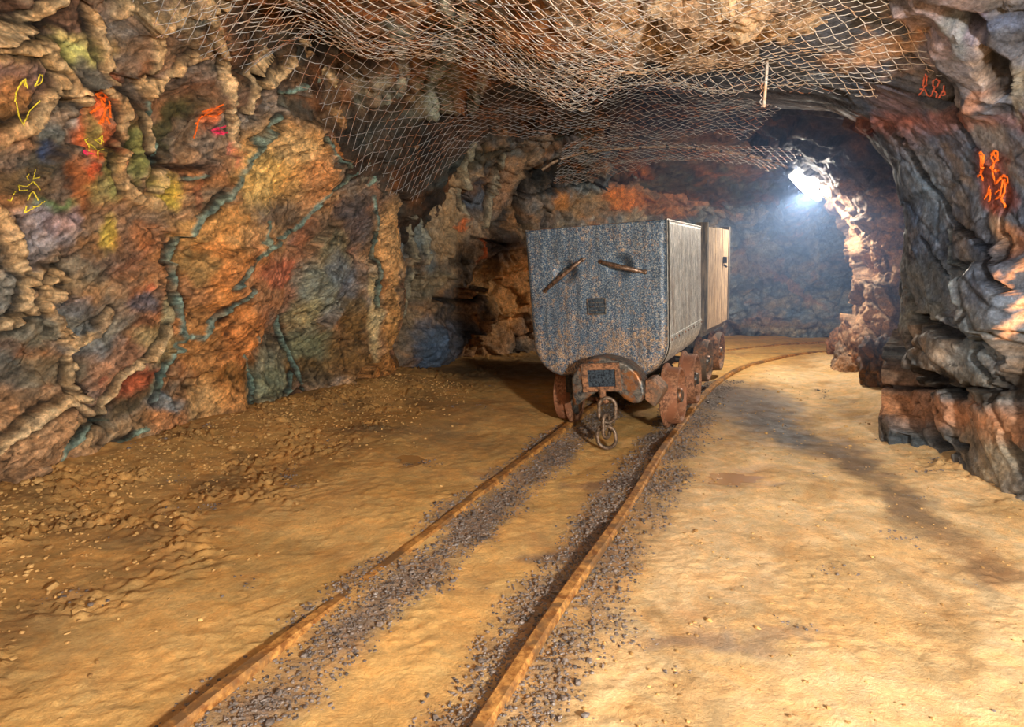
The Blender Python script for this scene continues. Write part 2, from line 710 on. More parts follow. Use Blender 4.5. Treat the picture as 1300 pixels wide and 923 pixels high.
# big relief
B(300, 330, 75, 130, None, disp=.13, hard=.1)
B(240, 160, 34, 46, None, disp=-.09, hard=.6)
B(175, 195, 12, 40, None, disp=-.03, hard=.5)
B(400, 440, 60, 60, None, disp=-.10, hard=.3)
B(390, 190, 60, 60, None, disp=.10, hard=.2)
B(410, 390, 34, 60, None, disp=.07, hard=.3)
B(350, 480, 26, 50, None, disp=.06, hard=.3)
B(300, 470, 26, 90, None, disp=.08, hard=.3)
B(495, 380, 18, 120, None, disp=.06, hard=.3)
B(60, 560, 90, 60, None, disp=.08, hard=.2)
B(20, 20, 70, 20, None, disp=-.08, hard=.4)
B(380, 50, 60, 60, None, disp=-.12, hard=.3)
wl.settle()
# stone colours and mineral stains, place by place
for a in [
    (60, 20, 90, 22, (96, 62, 42), .8), (90, 62, 60, 28, (196, 172, 92), .8), (95, 70, 36, 24, (170, 176, 96), .7), (20, 75, 60, 18, (190, 150, 84), .8),
    (30, 100, 40, 30, (128, 96, 88), .8), (22, 125, 22, 28, (186, 124, 56), .7), (10, 150, 24, 20, (104, 70, 30), .8), (20, 178, 30, 12, (190, 130, 80), .8),
    (50, 200, 40, 30, (60, 60, 50), .85), (70, 175, 16, 22, (96, 98, 92), .8), (60, 195, 14, 10, (40, 62, 100), .8), (88, 215, 12, 30, (70, 58, 48), .8),
    (40, 240, 36, 18, (92, 72, 44), .8), (70, 265, 40, 7, (84, 118, 64), .8), (60, 290, 50, 26, (148, 138, 142), .85), (86, 282, 30, 18, (150, 120, 116), .8),
    (30, 225, 18, 20, (104, 82, 52), .7), (112, 100, 20, 26, (92, 90, 80), .85), (104, 150, 16, 14, (186, 178, 170), .6),
    (125, 150, 24, 46, (190, 92, 28), .9), (128, 135, 13, 22, (226, 96, 36), .8), (122, 185, 24, 24, (196, 90, 30), .9), (108, 240, 18, 34, (172, 96, 38), .85), (120, 224, 12, 10, (214, 84, 32), .8),
    (142, 200, 12, 60, (116, 116, 56), .8), (135, 245, 24, 20, (128, 128, 72), .7), (140, 275, 26, 26, (126, 92, 64), .7),
    (175, 195, 13, 44, (112, 116, 58), .9), (205, 75, 22, 30, (150, 112, 78), .7), (200, 60, 30, 20, (132, 100, 72), .7), (182, 90, 10, 12, (120, 74, 36), .7),
    (235, 55, 18, 30, (84, 66, 48), .8), (250, 45, 14, 20, (140, 120, 88), .6), (255, 118, 26, 20, (120, 76, 46), .8), (245, 150, 34, 40, (104, 82, 58), .85), (215, 160, 14, 40, (58, 58, 28), .9),
    (264, 150, 14, 18, (230, 112, 44), .75), (280, 166, 10, 7, (226, 44, 90), .8), (240, 202, 30, 8, (150, 110, 70), .7), (305, 70, 12, 24, (104, 64, 40), .8),
    (215, 245, 22, 24, (196, 172, 56), .85), (200, 225, 18, 14, (190, 170, 70), .6), (310, 203, 9, 18, (206, 92, 92), .75), (255, 245, 8, 22, (150, 84, 50), .6),
    (370, 210, 62, 50, (216, 160, 84), .9), (335, 225, 34, 44, (220, 176, 92), .8), (410, 225, 26, 40, (206, 138, 78), .8), (385, 190, 30, 20, (200, 164, 108), .7), (395, 250, 16, 30, (150, 106, 66), .6),
    (290, 290, 42, 40, (196, 138, 66), .9), (250, 300, 20, 20, (186, 140, 70), .7), (300, 345, 50, 36, (188, 120, 52), .85), (255, 340, 26, 26, (128, 110, 64), .7),
    (262, 395, 22, 10, (84, 66, 42), .8), (300, 385, 30, 22, (196, 126, 56), .8), (300, 440, 40, 50, (182, 112, 48), .9), (305, 510, 24, 46, (178, 120, 54), .9), (262, 440, 24, 50, (160, 112, 58), .8), (260, 520, 26, 44, (186, 142, 84), .8),
    (120, 310, 34, 20, (150, 104, 54), .8), (140, 300, 12, 22, (196, 166, 54), .8), (185, 300, 14, 18, (176, 108, 54), .7), (100, 350, 40, 20, (122, 112, 88), .7), (100, 370, 60, 16, (176, 140, 90), .4),
    (20, 370, 26, 44, (122, 124, 116), .85), (45, 320, 30, 24, (140, 134, 136), .8), (55, 415, 60, 22, (112, 112, 96), .8), (110, 430, 44, 22, (106, 110, 108), .85), (60, 470, 60, 26, (100, 92, 72), .8), (10, 470, 18, 40, (80, 84, 80), .7),
    (75, 395, 46, 14, (84, 100, 110), .6), (100, 405, 30, 14, (104, 100, 92), .7),
    (182, 375, 18, 22, (176, 108, 66), .7), (192, 365, 12, 9, (196, 100, 56), .7), (185, 385, 22, 12, (56, 82, 98), .75), (172, 430, 16, 34, (150, 84, 52), .75), (190, 440, 20, 22, (136, 88, 64), .7), (215, 400, 16, 30, (142, 140, 104), .8), (210, 440, 20, 26, (150, 134, 84), .7),
    (150, 470, 44, 14, (160, 112, 76), .8, -35), (182, 488, 34, 9, (170, 78, 42), .85, -48), (176, 505, 36, 8, (70, 62, 40), .85, -48), (200, 480, 30, 9, (100, 112, 96), .8, -48), (135, 485, 7, 6, (190, 90, 56), .5),
    (150, 420, 40, 9, (120, 116, 100), .6, -30), (108, 500, 10, 18, (70, 52, 44), .7),
    (60, 560, 70, 40, (172, 130, 88), .85), (60, 520, 60, 26, (156, 118, 80), .7), (20, 610, 50, 26, (150, 116, 82), .8), (110, 545, 20, 26, (190, 150, 100), .7), (180, 550, 40, 26, (140, 116, 84), .7), (215, 530, 20, 30, (190, 126, 72), .7), (180, 590, 60, 24, (156, 128, 92), .7),
    (215, 510, 16, 14, (104, 124, 130), .8), (205, 590, 20, 10, (110, 118, 100), .6), (160, 585, 14, 6, (60, 120, 84), .6),
    (345, 370, 22, 30, (176, 118, 70), .8), (370, 330, 26, 26, (158, 104, 70), .8), (390, 300, 24, 24, (140, 88, 60), .8), (350, 300, 20, 20, (196, 150, 96), .6), (420, 290, 30, 20, (96, 74, 54), .8), (360, 350, 22, 12, (176, 90, 60), .7, -40),
    (430, 330, 22, 40, (128, 122, 92), .85), (410, 370, 26, 30, (122, 128, 112), .85), (440, 350, 14, 30, (96, 108, 120), .7), (390, 400, 24, 18, (148, 144, 106), .8), (400, 450, 40, 34, (104, 110, 82), .85), (375, 410, 14, 16, (160, 140, 96), .7), (455, 400, 20, 26, (110, 84, 40), .8),
    (450, 440, 30, 30, (112, 78, 28), .85), (440, 465, 30, 16, (104, 70, 24), .8), (345, 470, 18, 40, (128, 128, 104), .85), (350, 490, 24, 26, (110, 116, 90), .8), (400, 480, 30, 12, (70, 60, 44), .7), (345, 515, 16, 12, (120, 110, 84), .7),
    (500, 400, 12, 90, (186, 132, 66), .85), (490, 320, 10, 60, (178, 118, 64), .8), (480, 400, 8, 60, (196, 172, 118), .7), (505, 300, 10, 50, (200, 152, 92), .8), (470, 300, 10, 30, (60, 54, 52), .7), (460, 260, 30, 14, (70, 60, 60), .7, -30),
    (455, 290, 20, 30, (84, 78, 78), .8), (475, 500, 24, 14, (160, 116, 70), .8), (495, 470, 12, 30, (180, 116, 50), .8),
    (450, 180, 22, 22, (206, 124, 42), .85), (500, 180, 24, 22, (176, 96, 34), .85), (440, 140, 14, 24, (160, 120, 70), .7), (520, 200, 20, 16, (150, 120, 80), .6),
    (370, 60, 60, 60, (46, 40, 34), .85), (330, 90, 20, 40, (40, 36, 30), .85), (320, 30, 20, 30, (60, 48, 38), .8), (450, 60, 60, 60, (70, 58, 46), .7),
]:
    B(*a[:5], k=a[5] * .97, ang=a[6] if len(a) > 6 else 0, warp=1.1)
# mortar seams standing proud of the rock
for pts, w in [
    ([(-30, 60), (20, 55), (60, 62), (75, 78), (85, 100), (100, 120), (112, 130)], .036), ([(75, 105), (62, 130), (50, 155), (10, 175), (-30, 200)], .034),
    ([(-20, 48), (30, 30), (60, 12), (80, 4)], .03),
    ([(120, 18), (125, 50), (135, 80), (142, 100), (155, 130), (162, 150), (156, 175), (152, 205), (158, 235), (180, 255), (205, 262)], .032),
    ([(150, 15), (200, 22), (240, 14), (290, 8)], .026), ([(207, 30), (207, 60), (195, 90), (182, 112)], .032), ([(190, 120), (225, 95), (262, 70), (275, 55)], .034),
    ([(270, 10), (278, 50), (285, 85), (295, 120), (302, 155), (300, 185)], .028), ([(335, 60), (325, 100), (315, 140)], .028), ([(188, 150), (196, 195), (203, 225), (200, 245)], .02),
    ([(-10, 262), (15, 300), (22, 330), (35, 348), (75, 350)], .036), ([(35, 355), (30, 380), (30, 398), (60, 392)], .028), ([(60, 355), (68, 375), (60, 392), (78, 402), (88, 430), (100, 440), (120, 425), (138, 402)], .032),
    ([(-10, 425), (30, 405)], .022), ([(90, 445), (92, 470), (92, 490), (110, 505), (125, 530)], .022), ([(110, 505), (80, 510), (30, 548), (-10, 570)], .026), ([(125, 530), (150, 490), (175, 462), (215, 420)], .02),
    ([(380, 40), (395, 70), (420, 100), (445, 125)], .03), ([(420, 20), (440, 60), (455, 100)], .024), ([(345, 110), (375, 80)], .03), ([(480, 30), (495, 60), (480, 100)], .024),
]:
    wl.ridge(pts, w * 1.05, .034, TAN if w > .03 else TANL, .95)
# teal-tinted seams
for pts, w in [
    ([(360, 150), (335, 175), (325, 200), (305, 240), (270, 270), (245, 300), (225, 340), (230, 380), (235, 410), (232, 450), (205, 480), (200, 510)], .02),
    ([(235, 430), (262, 430), (285, 400), (320, 380), (330, 370)], .018), ([(305, 370), (330, 330), (345, 315), (375, 295), (400, 270), (440, 235), (470, 210), (485, 160)], .018),
    ([(420, 175), (432, 200), (450, 215), (470, 205)], .018), ([(478, 250), (480, 300), (488, 350), (485, 390)], .016), ([(515, 180), (490, 210), (470, 235)], .016),
    ([(355, 405), (368, 440), (380, 465), (390, 495)], .016), ([(330, 430), (325, 480), (326, 520), (360, 522), (368, 500), (372, 470)], .014),
    ([(125, 530), (90, 570), (78, 590), (85, 605), (115, 590)], .018), ([(190, 545), (165, 560), (140, 575)], .018), ([(190, 130), (197, 170), (203, 210)], .018),
    ([(360, 120), (395, 112), (410, 105)], .018), ([(230, 228), (270, 228)], .014), ([(345, 280), (340, 305), (350, 315)], .015)]:
    wl.ridge(pts, w * .95, .014, (108, 138, 126), .85)
# deep gaps
for pts, w, dd in [
    ([(143, 95), (152, 115), (165, 122), (185, 148)], .018, -.10), ([(200, 195), (205, 210), (235, 213), (270, 214), (275, 205)], .02, -.10), ([(365, 130), (400, 140), (430, 160), (438, 185)], .045, -.20), ([(385, 135), (425, 150)], .06, -.18),
    ([(440, 190), (450, 205)], .012, -.08), ([(155, 0), (170, 8), (185, 0)], .05, -.15), ([(328, 100), (340, 120), (325, 150)], .03, -.12), ([(125, 520), (135, 535), (142, 550)], .014, -.07), ([(0, 24), (40, 28), (70, 32)], .016, -.06),
    ([(446, 320), (455, 340)], .012, -.06), ([(250, 40), (245, 75), (228, 105)], .012, -.05), ([(78, 620), (40, 624), (0, 640)], .012, -.05), ([(300, 180), (305, 170), (312, 176)], .01, -.05), ([(330, 420), (330, 480), (325, 540)], .012, -.06), ([(440, 420), (442, 470)], .01, -.05), ([(390, 490), (370, 500)], .02, -.06)]:
    wl.stroke(pts, w, dd, (16, 12, 10), .85, .7)  # gaps cut in and painted dark for the shade inside
wl.C *= np.clip(1.05 + 1.0 * STREAK + .75 * FINE, .2, 2)[:, None]
wl.C *= (1 - .6 * np.exp(-(e2 / .03) ** 2))[:, None] * (1 - .8 * crk)[:, None]  # crack lines darkened, standing in for the shade in them
gry = wl.C.mean(1)[:, None]
wl.C = gry + (wl.C - gry) * .92
wl.R[:] = .9
wall_left = wl.build('wall_left', M['rock'], wl.flip)

# ------------------------------------------------------------------ BACK WALL
def off_back(s, h):
    k = smooth_knots([(-.15, 0), (.4, 0), (.9, .03), (1.4, .12), (1.8, .3), (2.1, .6), (2.4, 1.1)], h)
    return np.repeat(k[None, :], len(s), 0)


BP = [(-1.5, 5.2), (-1.05, 5.75), (-.78, 6.15), (-.45, 6.55), (.05, 6.95), (.6, 7.35), (1.3, 7.85), (2.2, 8.2), (3.2, 8.35), (4.4, 8.2), (5.6, 7.6)]
wb = make_wall(BP, off_back, .013 * Q, .012 * Q, 2.5, 1)
P = wb.P
tilt = np.stack([P[:, 0] + P[:, 2] * .5, P[:, 1], P[:, 2] - P[:, 0] * .4], 1)
big, e1, r1 = facets(tilt + .08 * fbm(P * 4, 3, seed=1)[:, None], 1.6, 14.2, 1.2)
sm, e2, r2 = facets(tilt + .06 * fbm(P * 7, 3, seed=1)[:, None], 4.2, 18.2, 1.2)
wb.D += big * .24 + sm * .22 + fbm(P * 1.5, 3, seed=14) * .13 + fbm(P * 9, 5, .6, seed=16) * .045
wb.D -= np.exp(-(e2 / .06) ** 2) * .02
left_part = 1 - sstep(.0, .9, P[:, 0])
Cl = palette_field(P, [((150, 122, 90), 1.3), ((110, 92, 74), 1.2), ((96, 100, 98), 1), ((70, 62, 58), 1.1), ((160, 112, 66), .7)], 3.0, 22)
Cr = palette_field(tilt * np.array([.7, 1, 1.5]), [((128, 138, 144), 1.5), ((92, 108, 124), 1.2), ((168, 156, 134), .9), ((66, 70, 76), 1), ((170, 124, 86), .3)], 3.0, 32)
wb.C = Cl * left_part[:, None] + Cr * (1 - left_part)[:, None]
wb.C *= (1 + .6 * fbm(tilt * np.array([9, 9, 26.]), 4, seed=5))[:, None]
wb.C *= (1 - .5 * np.exp(-(e2 / .06) ** 2))[:, None]  # shade of the facet cracks put into the colour
B = wb.blob
for a in [
    (560, 280, 36, 60, (168, 140, 104), .7), (600, 300, 20, 60, (150, 128, 104), .6), (530, 280, 12, 60, (86, 116, 124), .6), (520, 400, 12, 60, (120, 104, 80), .6), (610, 250, 26, 28, (70, 66, 70), .8), (616, 258, 14, 12, (90, 100, 112), .8), (598, 235, 12, 14, (120, 84, 56), .6),
    (640, 320, 30, 26, (64, 52, 46), .9), (590, 288, 14, 5, (190, 92, 36), .8, -25), (612, 316, 4, 16, (196, 92, 36), .8, 20), (640, 240, 16, 36, (160, 120, 88), .7), (655, 370, 30, 50, (198, 142, 82), .85), (620, 370, 14, 40, (196, 150, 92), .6), (620, 440, 40, 26, (180, 130, 76), .6), (560, 440, 44, 40, (66, 70, 80), .9), (540, 440, 16, 40, (70, 90, 112), .7), (540, 360, 24, 20, (130, 120, 96), .6),
    (575, 330, 24, 12, (70, 62, 52), .8), (600, 195, 60, 14, (44, 42, 28), .8), (575, 190, 16, 10, (176, 130, 100), .7),
    (700, 230, 40, 20, (30, 28, 24), .8), (760, 265, 60, 16, (150, 118, 84), .7), (720, 262, 14, 12, (196, 130, 70), .7),
    (800, 255, 34, 14, (206, 120, 44), .85), (840, 262, 36, 16, (150, 98, 56), .7), (890, 245, 60, 20, (170, 110, 72), .75), (860, 275, 30, 10, (170, 112, 60), .7), (830, 240, 50, 10, (130, 100, 76), .6),
    (960, 340, 40, 16, (160, 130, 100), .5, 15), (1010, 370, 50, 6, (176, 120, 80), .6, 30), (970, 320, 20, 14, (150, 156, 150), .6), (1038, 335, 4, 26, (178, 176, 166), .7), (1030, 320, 3, 20, (160, 160, 160), .6), (1000, 250, 50, 20, (104, 124, 140), .5), (985, 410, 60, 8, (160, 128, 84), .6), (940, 300, 14, 20, (60, 70, 84), .6)]:
    B(*a[:5], k=a[5], ang=a[6] if len(a) > 6 else 0, warp=1.6)
for pts, w in [([(528, 200), (524, 260), (535, 300), (525, 330)], .03), ([(545, 215), (535, 260)], .025), ([(600, 180), (585, 220), (590, 260), (600, 285)], .035), ([(640, 200), (636, 240), (625, 290)], .035), ([(520, 210), (516, 300), (520, 360), (512, 420)], .025)]:
    wb.ridge(pts, w, .05, (150, 142, 118), .7)
for pts, w, dd in [([(668, 240), (665, 270), (672, 290)], .05, -.25), ([(670, 252), (720, 246), (770, 238)], .025, -.1), ([(550, 380), (580, 385), (600, 376)], .03, -.15), ([(600, 300), (640, 310)], .02, -.1), ([(690, 225), (720, 215), (745, 225)], .08, -.25)]:
    wb.stroke(pts, w, dd, (14, 12, 10), .85, .7)  # dark colour paints the shade within these gaps
B(560, 440, 50, 40, None, disp=.22, hard=.3)
B(640, 320, 36, 30, None, disp=.12, hard=.5)
B(612, 250, 24, 26, None, disp=-.10, hard=.5)
B(930, 440, 40, 30, None, disp=.08, hard=.3)
wall_back = wb.build('wall_back', M['rock'], wb.flip)

# ------------------------------------------------------------------ RIGHT WALL, near part with the overhang
def off_right(s, h):
    k = smooth_knots([(-.15, .02), (.2, 0), (.7, .0), (1.3, .02), (1.55, .08), (1.75, .20), (1.92, .50), (2.03, .95), (2.2, 1.8)], h)
    return np.repeat(k[None, :], len(s), 0)


RP = [(2.9, -1.5), (2.7, 0), (2.4, 1.4), (2.14, 2.4), (2.12, 2.9), (2.14, 3.3), (2.16, 3.7), (2.32, 4.0), (2.55, 4.12), (3.0, 4.2), (3.6, 4.3)]
wr = make_wall(RP, off_right, .0085 * Q, .0085 * Q, 2.2, -1)
P = wr.P
# strata dip from upper left to lower right as seen along the wall
ss = wr.A
dip = np.stack([P[:, 0] * .0, (ss * .76 + P[:, 2] * .65) * .55, (P[:, 2] * .76 - ss * .65) * 1.25], 1)
big, e1, r1 = facets(dip + .07 * fbm(P * 4, 3, seed=1)[:, None], 1.7, 24.2, 1.1)
sm, e2, r2 = facets(dip + .05 * fbm(P * 7, 3, seed=1)[:, None], 4.3, 28.2, 1.1)
lowf = 1 - sstep(.55, .95, P[:, 2])
wr.D += big * (.07 + .12 * lowf) + sm * (.02 + .05 * lowf) + fbm(P * 1.8, 3, seed=24) * .045 + fbm(dip * 8, 5, .6, seed=26) * .011 + fbm(P * 22, 4, .6, seed=27) * .006
wr.D -= np.exp(-(e2 / .05) ** 2) * (.006 + .02 * lowf)
wr.C = palette_field(dip, [((92, 102, 116), 1.4), ((72, 86, 108), 1.2), ((122, 112, 104), 1.0), ((84, 80, 80), .8), ((58, 64, 78), .9)], 2.2, 42)
lo = palette_field(dip + P * .3, [((112, 108, 102), 1.3), ((88, 98, 104), 1.3), ((138, 116, 94), .6), ((76, 74, 74), .9)], 3.2, 52)
wr.C = wr.C * (1 - lowf)[:, None] + lo * lowf[:, None]
wr.C *= (1 + .55 * fbm(dip * np.array([9, 9, 34.]), 4, seed=5))[:, None]
wr.C *= (1 - .6 * np.exp(-(e2 / .04) ** 2))[:, None] * (1 - .5 * np.exp(-(e1 / .03) ** 2))[:, None]  # creases between blocks darkened, painted shade
B = wr.blob
B(1285, 380, 36, 66, None, disp=.16, hard=.6)
B(1295, 490, 30, 44, None, disp=-.26, hard=.6)
B(1245, 60, 60, 80, None, disp=.10, hard=.6)
B(1185, 450, 30, 50, None, disp=.07, hard=.5, ang=35)
B(1195, 520, 14, 40, None, disp=.06, hard=.5)
wr.settle()
for a in [
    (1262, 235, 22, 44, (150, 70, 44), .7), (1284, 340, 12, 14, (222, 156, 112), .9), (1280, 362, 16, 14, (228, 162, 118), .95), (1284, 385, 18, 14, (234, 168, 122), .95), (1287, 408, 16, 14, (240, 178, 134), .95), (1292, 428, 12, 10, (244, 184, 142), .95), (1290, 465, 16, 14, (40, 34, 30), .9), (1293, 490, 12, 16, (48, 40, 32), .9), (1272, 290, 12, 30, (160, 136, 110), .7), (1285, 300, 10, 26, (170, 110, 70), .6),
    (1230, 90, 40, 50, (122, 116, 120), .7), (1180, 60, 40, 30, (150, 130, 130), .6), (1240, 40, 20, 24, (70, 74, 120), .5), (1280, 30, 30, 20, (84, 96, 124), .6), (1250, 110, 10, 26, (170, 148, 130), .6), (1230, 130, 10, 20, (180, 130, 100), .6), (1290, 110, 16, 40, (140, 130, 110), .6),
    (1120, 60, 60, 20, (206, 160, 120), .7), (1150, 85, 40, 10, (150, 128, 120), .5), (1150, 150, 24, 40, (120, 92, 92), .6), (1200, 180, 30, 30, (92, 92, 104), .6), (1185, 260, 22, 50, (84, 100, 116), .5), (1215, 215, 12, 40, (140, 122, 108), .5, -30), (1180, 360, 40, 40, (106, 112, 114), .6), (1165, 400, 30, 14, (124, 122, 112), .7),
    (1180, 450, 30, 24, (128, 116, 104), .7), (1230, 480, 26, 24, (112, 110, 104), .6), (1195, 520, 16, 30, (104, 112, 116), .7), (1150, 500, 16, 40, (140, 112, 92), .7), (1140, 530, 12, 20, (120, 108, 100), .6), (1240, 430, 24, 40, (92, 104, 112), .7), (1260, 580, 36, 40, (150, 136, 112), .6), (1290, 520, 14, 50, (176, 120, 80), .7), (1230, 560, 20, 24, (140, 124, 104), .5), (1200, 140, 8, 30, (170, 96, 70), .4)]:
    B(*a[:5], k=a[5], ang=a[6] if len(a) > 6 else 0, warp=1.1)
for pts, w, dd in [([(1152, 402), (1180, 415), (1210, 424)], .032, -.10), ([(1158, 472), (1185, 482), (1215, 500)], .034, -.10), ([(1160, 478), (1164, 510), (1182, 545), (1200, 568)], .06, -.13), ([(1215, 400), (1232, 455), (1250, 475), (1256, 505)], .018, -.10), ([(1200, 560), (1225, 572)], .02, -.1),
    ([(1275, 555), (1290, 590), (1300, 600)], .035, -.18), ([(1262, 330), (1270, 290), (1278, 250)], .012, -.06), ([(1150, 190), (1180, 240), (1210, 285), (1240, 330), (1262, 370)], .018, -.05), ([(1130, 175), (1165, 225), (1200, 260)], .014, -.04), ([(1165, 300), (1185, 330), (1200, 350)], .012, -.03), ([(1160, 80), (1200, 110), (1206, 150), (1230, 185)], .02, -.05), ([(1150, 420), (1152, 460), (1160, 478)], .014, -.07), ([(1225, 30), (1232, 45)], .04, -.08), ([(1262, 75), (1265, 100), (1250, 125)], .03, -.07), ([(1258, 475), (1275, 490), (1290, 520)], .015, -.06)]:
    wr.stroke(pts, w, dd, (18, 16, 18), .92, .8, flat_top=True)  # crevices carved, and their shadow painted in near black
for pts, w in [([(1200, 290), (1205, 330), (1216, 350), (1210, 380)], .012), ([(1205, 40), (1216, 70)], .02)]:
    wr.ridge(pts, w, .012, (120, 132, 136), .7)
wr.R[:] = .8 + .6 * sstep(3.3, 3.8, wr.P[:, 1])
wall_right = wr.build('wall_right', M['rock'], wr.flip)

# ------------------------------------------------------------------ RIGHT WALL, far part: niche and the pale buttress by the lamp
def off_far(s, h):
    s2 = s[:, None] * np.ones((1, len(h)))
    k = smooth_knots([(-.15, .10), (.15, .06), (.5, -.02), (.85, -.09), (1.15, -.02), (1.45, .12), (1.75, .4), (2.05, .95), (2.3, 1.5)], h)
    k2 = smooth_knots([(-.15, 0), (.8, .0), (1.2, .05), (1.6, .25), (1.9, .6), (2.3, 1.4)], h)
    w = np.exp(-((s2 - 2.75) / .65) ** 2)
    return k[None, :] * w + k2[None, :] * (1 - w)


FP = [(2.6, 4.05), (3.3, 4.25), (3.62, 4.7), (3.5, 5.2), (3.04, 5.56), (2.99, 5.9), (3.15, 6.3), (3.5, 6.55), (4.2, 6.7), (5.4, 6.8)]
wf = make_wall(FP, off_far, .011 * Q, .010 * Q, 2.35, -1)
P = wf.P
dip = np.stack([P[:, 0], P[:, 1], P[:, 2]], 1)
big, e1, r1 = facets(dip + .07 * fbm(P * 4, 3, seed=1)[:, None], 2.6, 34.2, 1.2)
sm, e2, r2 = facets(dip + .05 * fbm(P * 7, 3, seed=1)[:, None], 6.5, 38.2, 1.2)
wf.D += big * .24 + sm * .09 + fbm(P * 9, 5, .6, seed=36) * .05
wf.D -= np.exp(-(e2 / .06) ** 2) * .02
wf.C = palette_field(dip, [((176, 138, 104), 1.3), ((146, 110, 80), 1.2), ((116, 100, 86), .9)], 3, 62)
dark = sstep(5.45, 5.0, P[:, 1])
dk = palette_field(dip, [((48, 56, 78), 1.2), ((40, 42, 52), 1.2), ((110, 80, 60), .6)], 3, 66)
wf.C = wf.C * (1 - dark)[:, None] + dk * dark[:, None]  # niche turned dark: its shade put into the rock colour
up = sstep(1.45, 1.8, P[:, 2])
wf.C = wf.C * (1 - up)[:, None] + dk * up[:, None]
wf.C *= (1 - .45 * np.exp(-(e2 / .05) ** 2))[:, None]  # facet creases painted darker, as if shaded
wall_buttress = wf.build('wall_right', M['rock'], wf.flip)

# ------------------------------------------------------------------ CEILING
XL = [(-1.5, -1.9), (1.5, -1.75), (2.6, -1.6), (3.4, -1.3), (4.1, -1.05), (4.7, -.85), (5.3, -.6), (6.2, -.3), (7, .1), (9, 1.0)]
XR = [(-1.5, 2.6), (1.5, 2.4), (2.4, 2.2), (3.3, 2.2), (4.0, 2.3), (4.4, 2.8), (5.2, 3.1), (5.9, 2.95), (6.3, 3.0), (6.8, 4.4), (9, 5.0)]
ZC = [(-1.5, 2.2), (1.5, 2.1), (2.5, 2.04), (3.2, 1.98), (3.5, 1.97), (3.62, 2.05), (3.8, 2.24), (4.3, 2.24), (5.0, 2.14), (5.6, 2.10), (6.05, 2.10), (6.25, 2.14), (7, 1.98), (7.6, 1.78), (8.2, 1.55), (9, 1.3)]


def ceil_h(x, y):
    zc = np.interp(y, *np.array(ZC).T)
    xl = np.interp(y, *np.array(XL).T)
    xr = np.interp(y, *np.array(XR).T)
    # the low netted bulge only spans the middle and right: the roof stands higher over the left side
    lift = (1 - sstep(-.35, .35, x)) * (1 - sstep(3.6, 4.2, y)) * .20
    lift = lift + (1 - sstep(-1.3, -.6, x)) * (1 - sstep(3.8, 4.6, y)) * .12
    lo = np.clip(xl + .45 - x, 0, 2) * (.25 + .75 * sstep(3.6, 4.8, y))
    hi = np.clip(x - (xr - .45), 0, 2)
    return zc + lift - 1.1 * lo ** 2 - .9 * hi ** 2


yy = np.concatenate([np.arange(-1.5, 2.0, .05), 2.0 * (1 + .0042 * Q) ** np.arange(0, 360)])
yy = yy[yy < 9.0]
xx = np.arange(-2.5, 5.2, .0135 * Q)
XX, YY = np.meshgrid(xx, yy, indexing='ij')
P3 = np.stack([XX, YY, ceil_h(XX, YY)], 2)
wc = Patch(xx, yy, P3)
if wc.N[:, 2].mean() > 0:
    wc.N = -wc.N
P = wc.P
wp = P + .08 * fbm(P * 4, 3, seed=1)[:, None]
big, e1, r1 = facets(wp, 1.7, 44.2, 1.1)
sm, e2, r2 = facets(wp, 5.0, 48.2, 1.1)
calm = 1 - .6 * sstep(3.5, 4.2, P[:, 1]) * sstep(.8, 1.6, P[:, 0])
wc.D += (big * .14 + sm * .20 + fbm(P * 2, 3, seed=44) * .05 + fbm(P * 10, 5, .6, seed=46) * .05) * calm
wc.D -= np.exp(-(e2 / .06) ** 2) * .015
wc.C = palette_field(P, [((110, 84, 62), 1.2), ((70, 58, 48), 1.3), ((44, 40, 38), 1.3), ((150, 92, 48), .6), ((92, 104, 100), .6)], 2.6, 72)
lc_ = palette_field(P, [((156, 122, 88), 1.3), ((176, 108, 56), 1.1), ((128, 138, 128), .9), ((60, 50, 42), .9)], 3.4, 76)
lm = (1 - sstep(4.3, 5.0, P[:, 1])) * (1 - sstep(.1, .6, P[:, 0]))
wc.C = wc.C * (1 - lm * .8)[:, None] + lc_ * (lm * .8)[:, None]
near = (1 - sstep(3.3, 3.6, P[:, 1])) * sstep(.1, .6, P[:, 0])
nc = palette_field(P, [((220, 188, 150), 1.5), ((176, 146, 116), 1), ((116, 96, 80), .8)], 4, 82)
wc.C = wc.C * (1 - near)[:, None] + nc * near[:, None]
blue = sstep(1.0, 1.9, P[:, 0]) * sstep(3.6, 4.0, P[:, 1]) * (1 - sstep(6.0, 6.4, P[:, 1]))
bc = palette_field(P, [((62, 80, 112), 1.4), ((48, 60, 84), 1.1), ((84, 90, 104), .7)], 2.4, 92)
wc.C = wc.C * (1 - blue * .9)[:, None] + bc * (blue * .9)[:, None]  # blue of the haze above the lamp put into the rock colour
wc.C *= (1 - .5 * np.exp(-(e2 / .06) ** 2))[:, None]  # shade in the roof's creases put into the colour
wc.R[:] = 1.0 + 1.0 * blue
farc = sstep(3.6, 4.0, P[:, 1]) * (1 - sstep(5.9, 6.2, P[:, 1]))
wc.C *= (1 - .5 * farc)[:, None]  # roof beyond the step darkened, shade painted into the rock
B = wc.blob
for a in [(620, 70, 60, 40, (176, 104, 52), .6), (560, 110, 40, 30, (150, 140, 110), .5), (520, 60, 30, 50, (180, 120, 70), .5), (480, 110, 30, 30, (150, 150, 130), .5), (400, 60, 30, 24, (36, 32, 28), .8), (700, 30, 30, 20, (176, 140, 100), .7),
          (780, 120, 120, 26, (34, 32, 34), .8), (820, 160, 120, 16, (70, 56, 48), .6), (640, 150, 80, 20, (104, 84, 74), .5)]:  # the near-black ones paint shade under the raised roof
    B(*a[:5], k=a[5], warp=1.6)
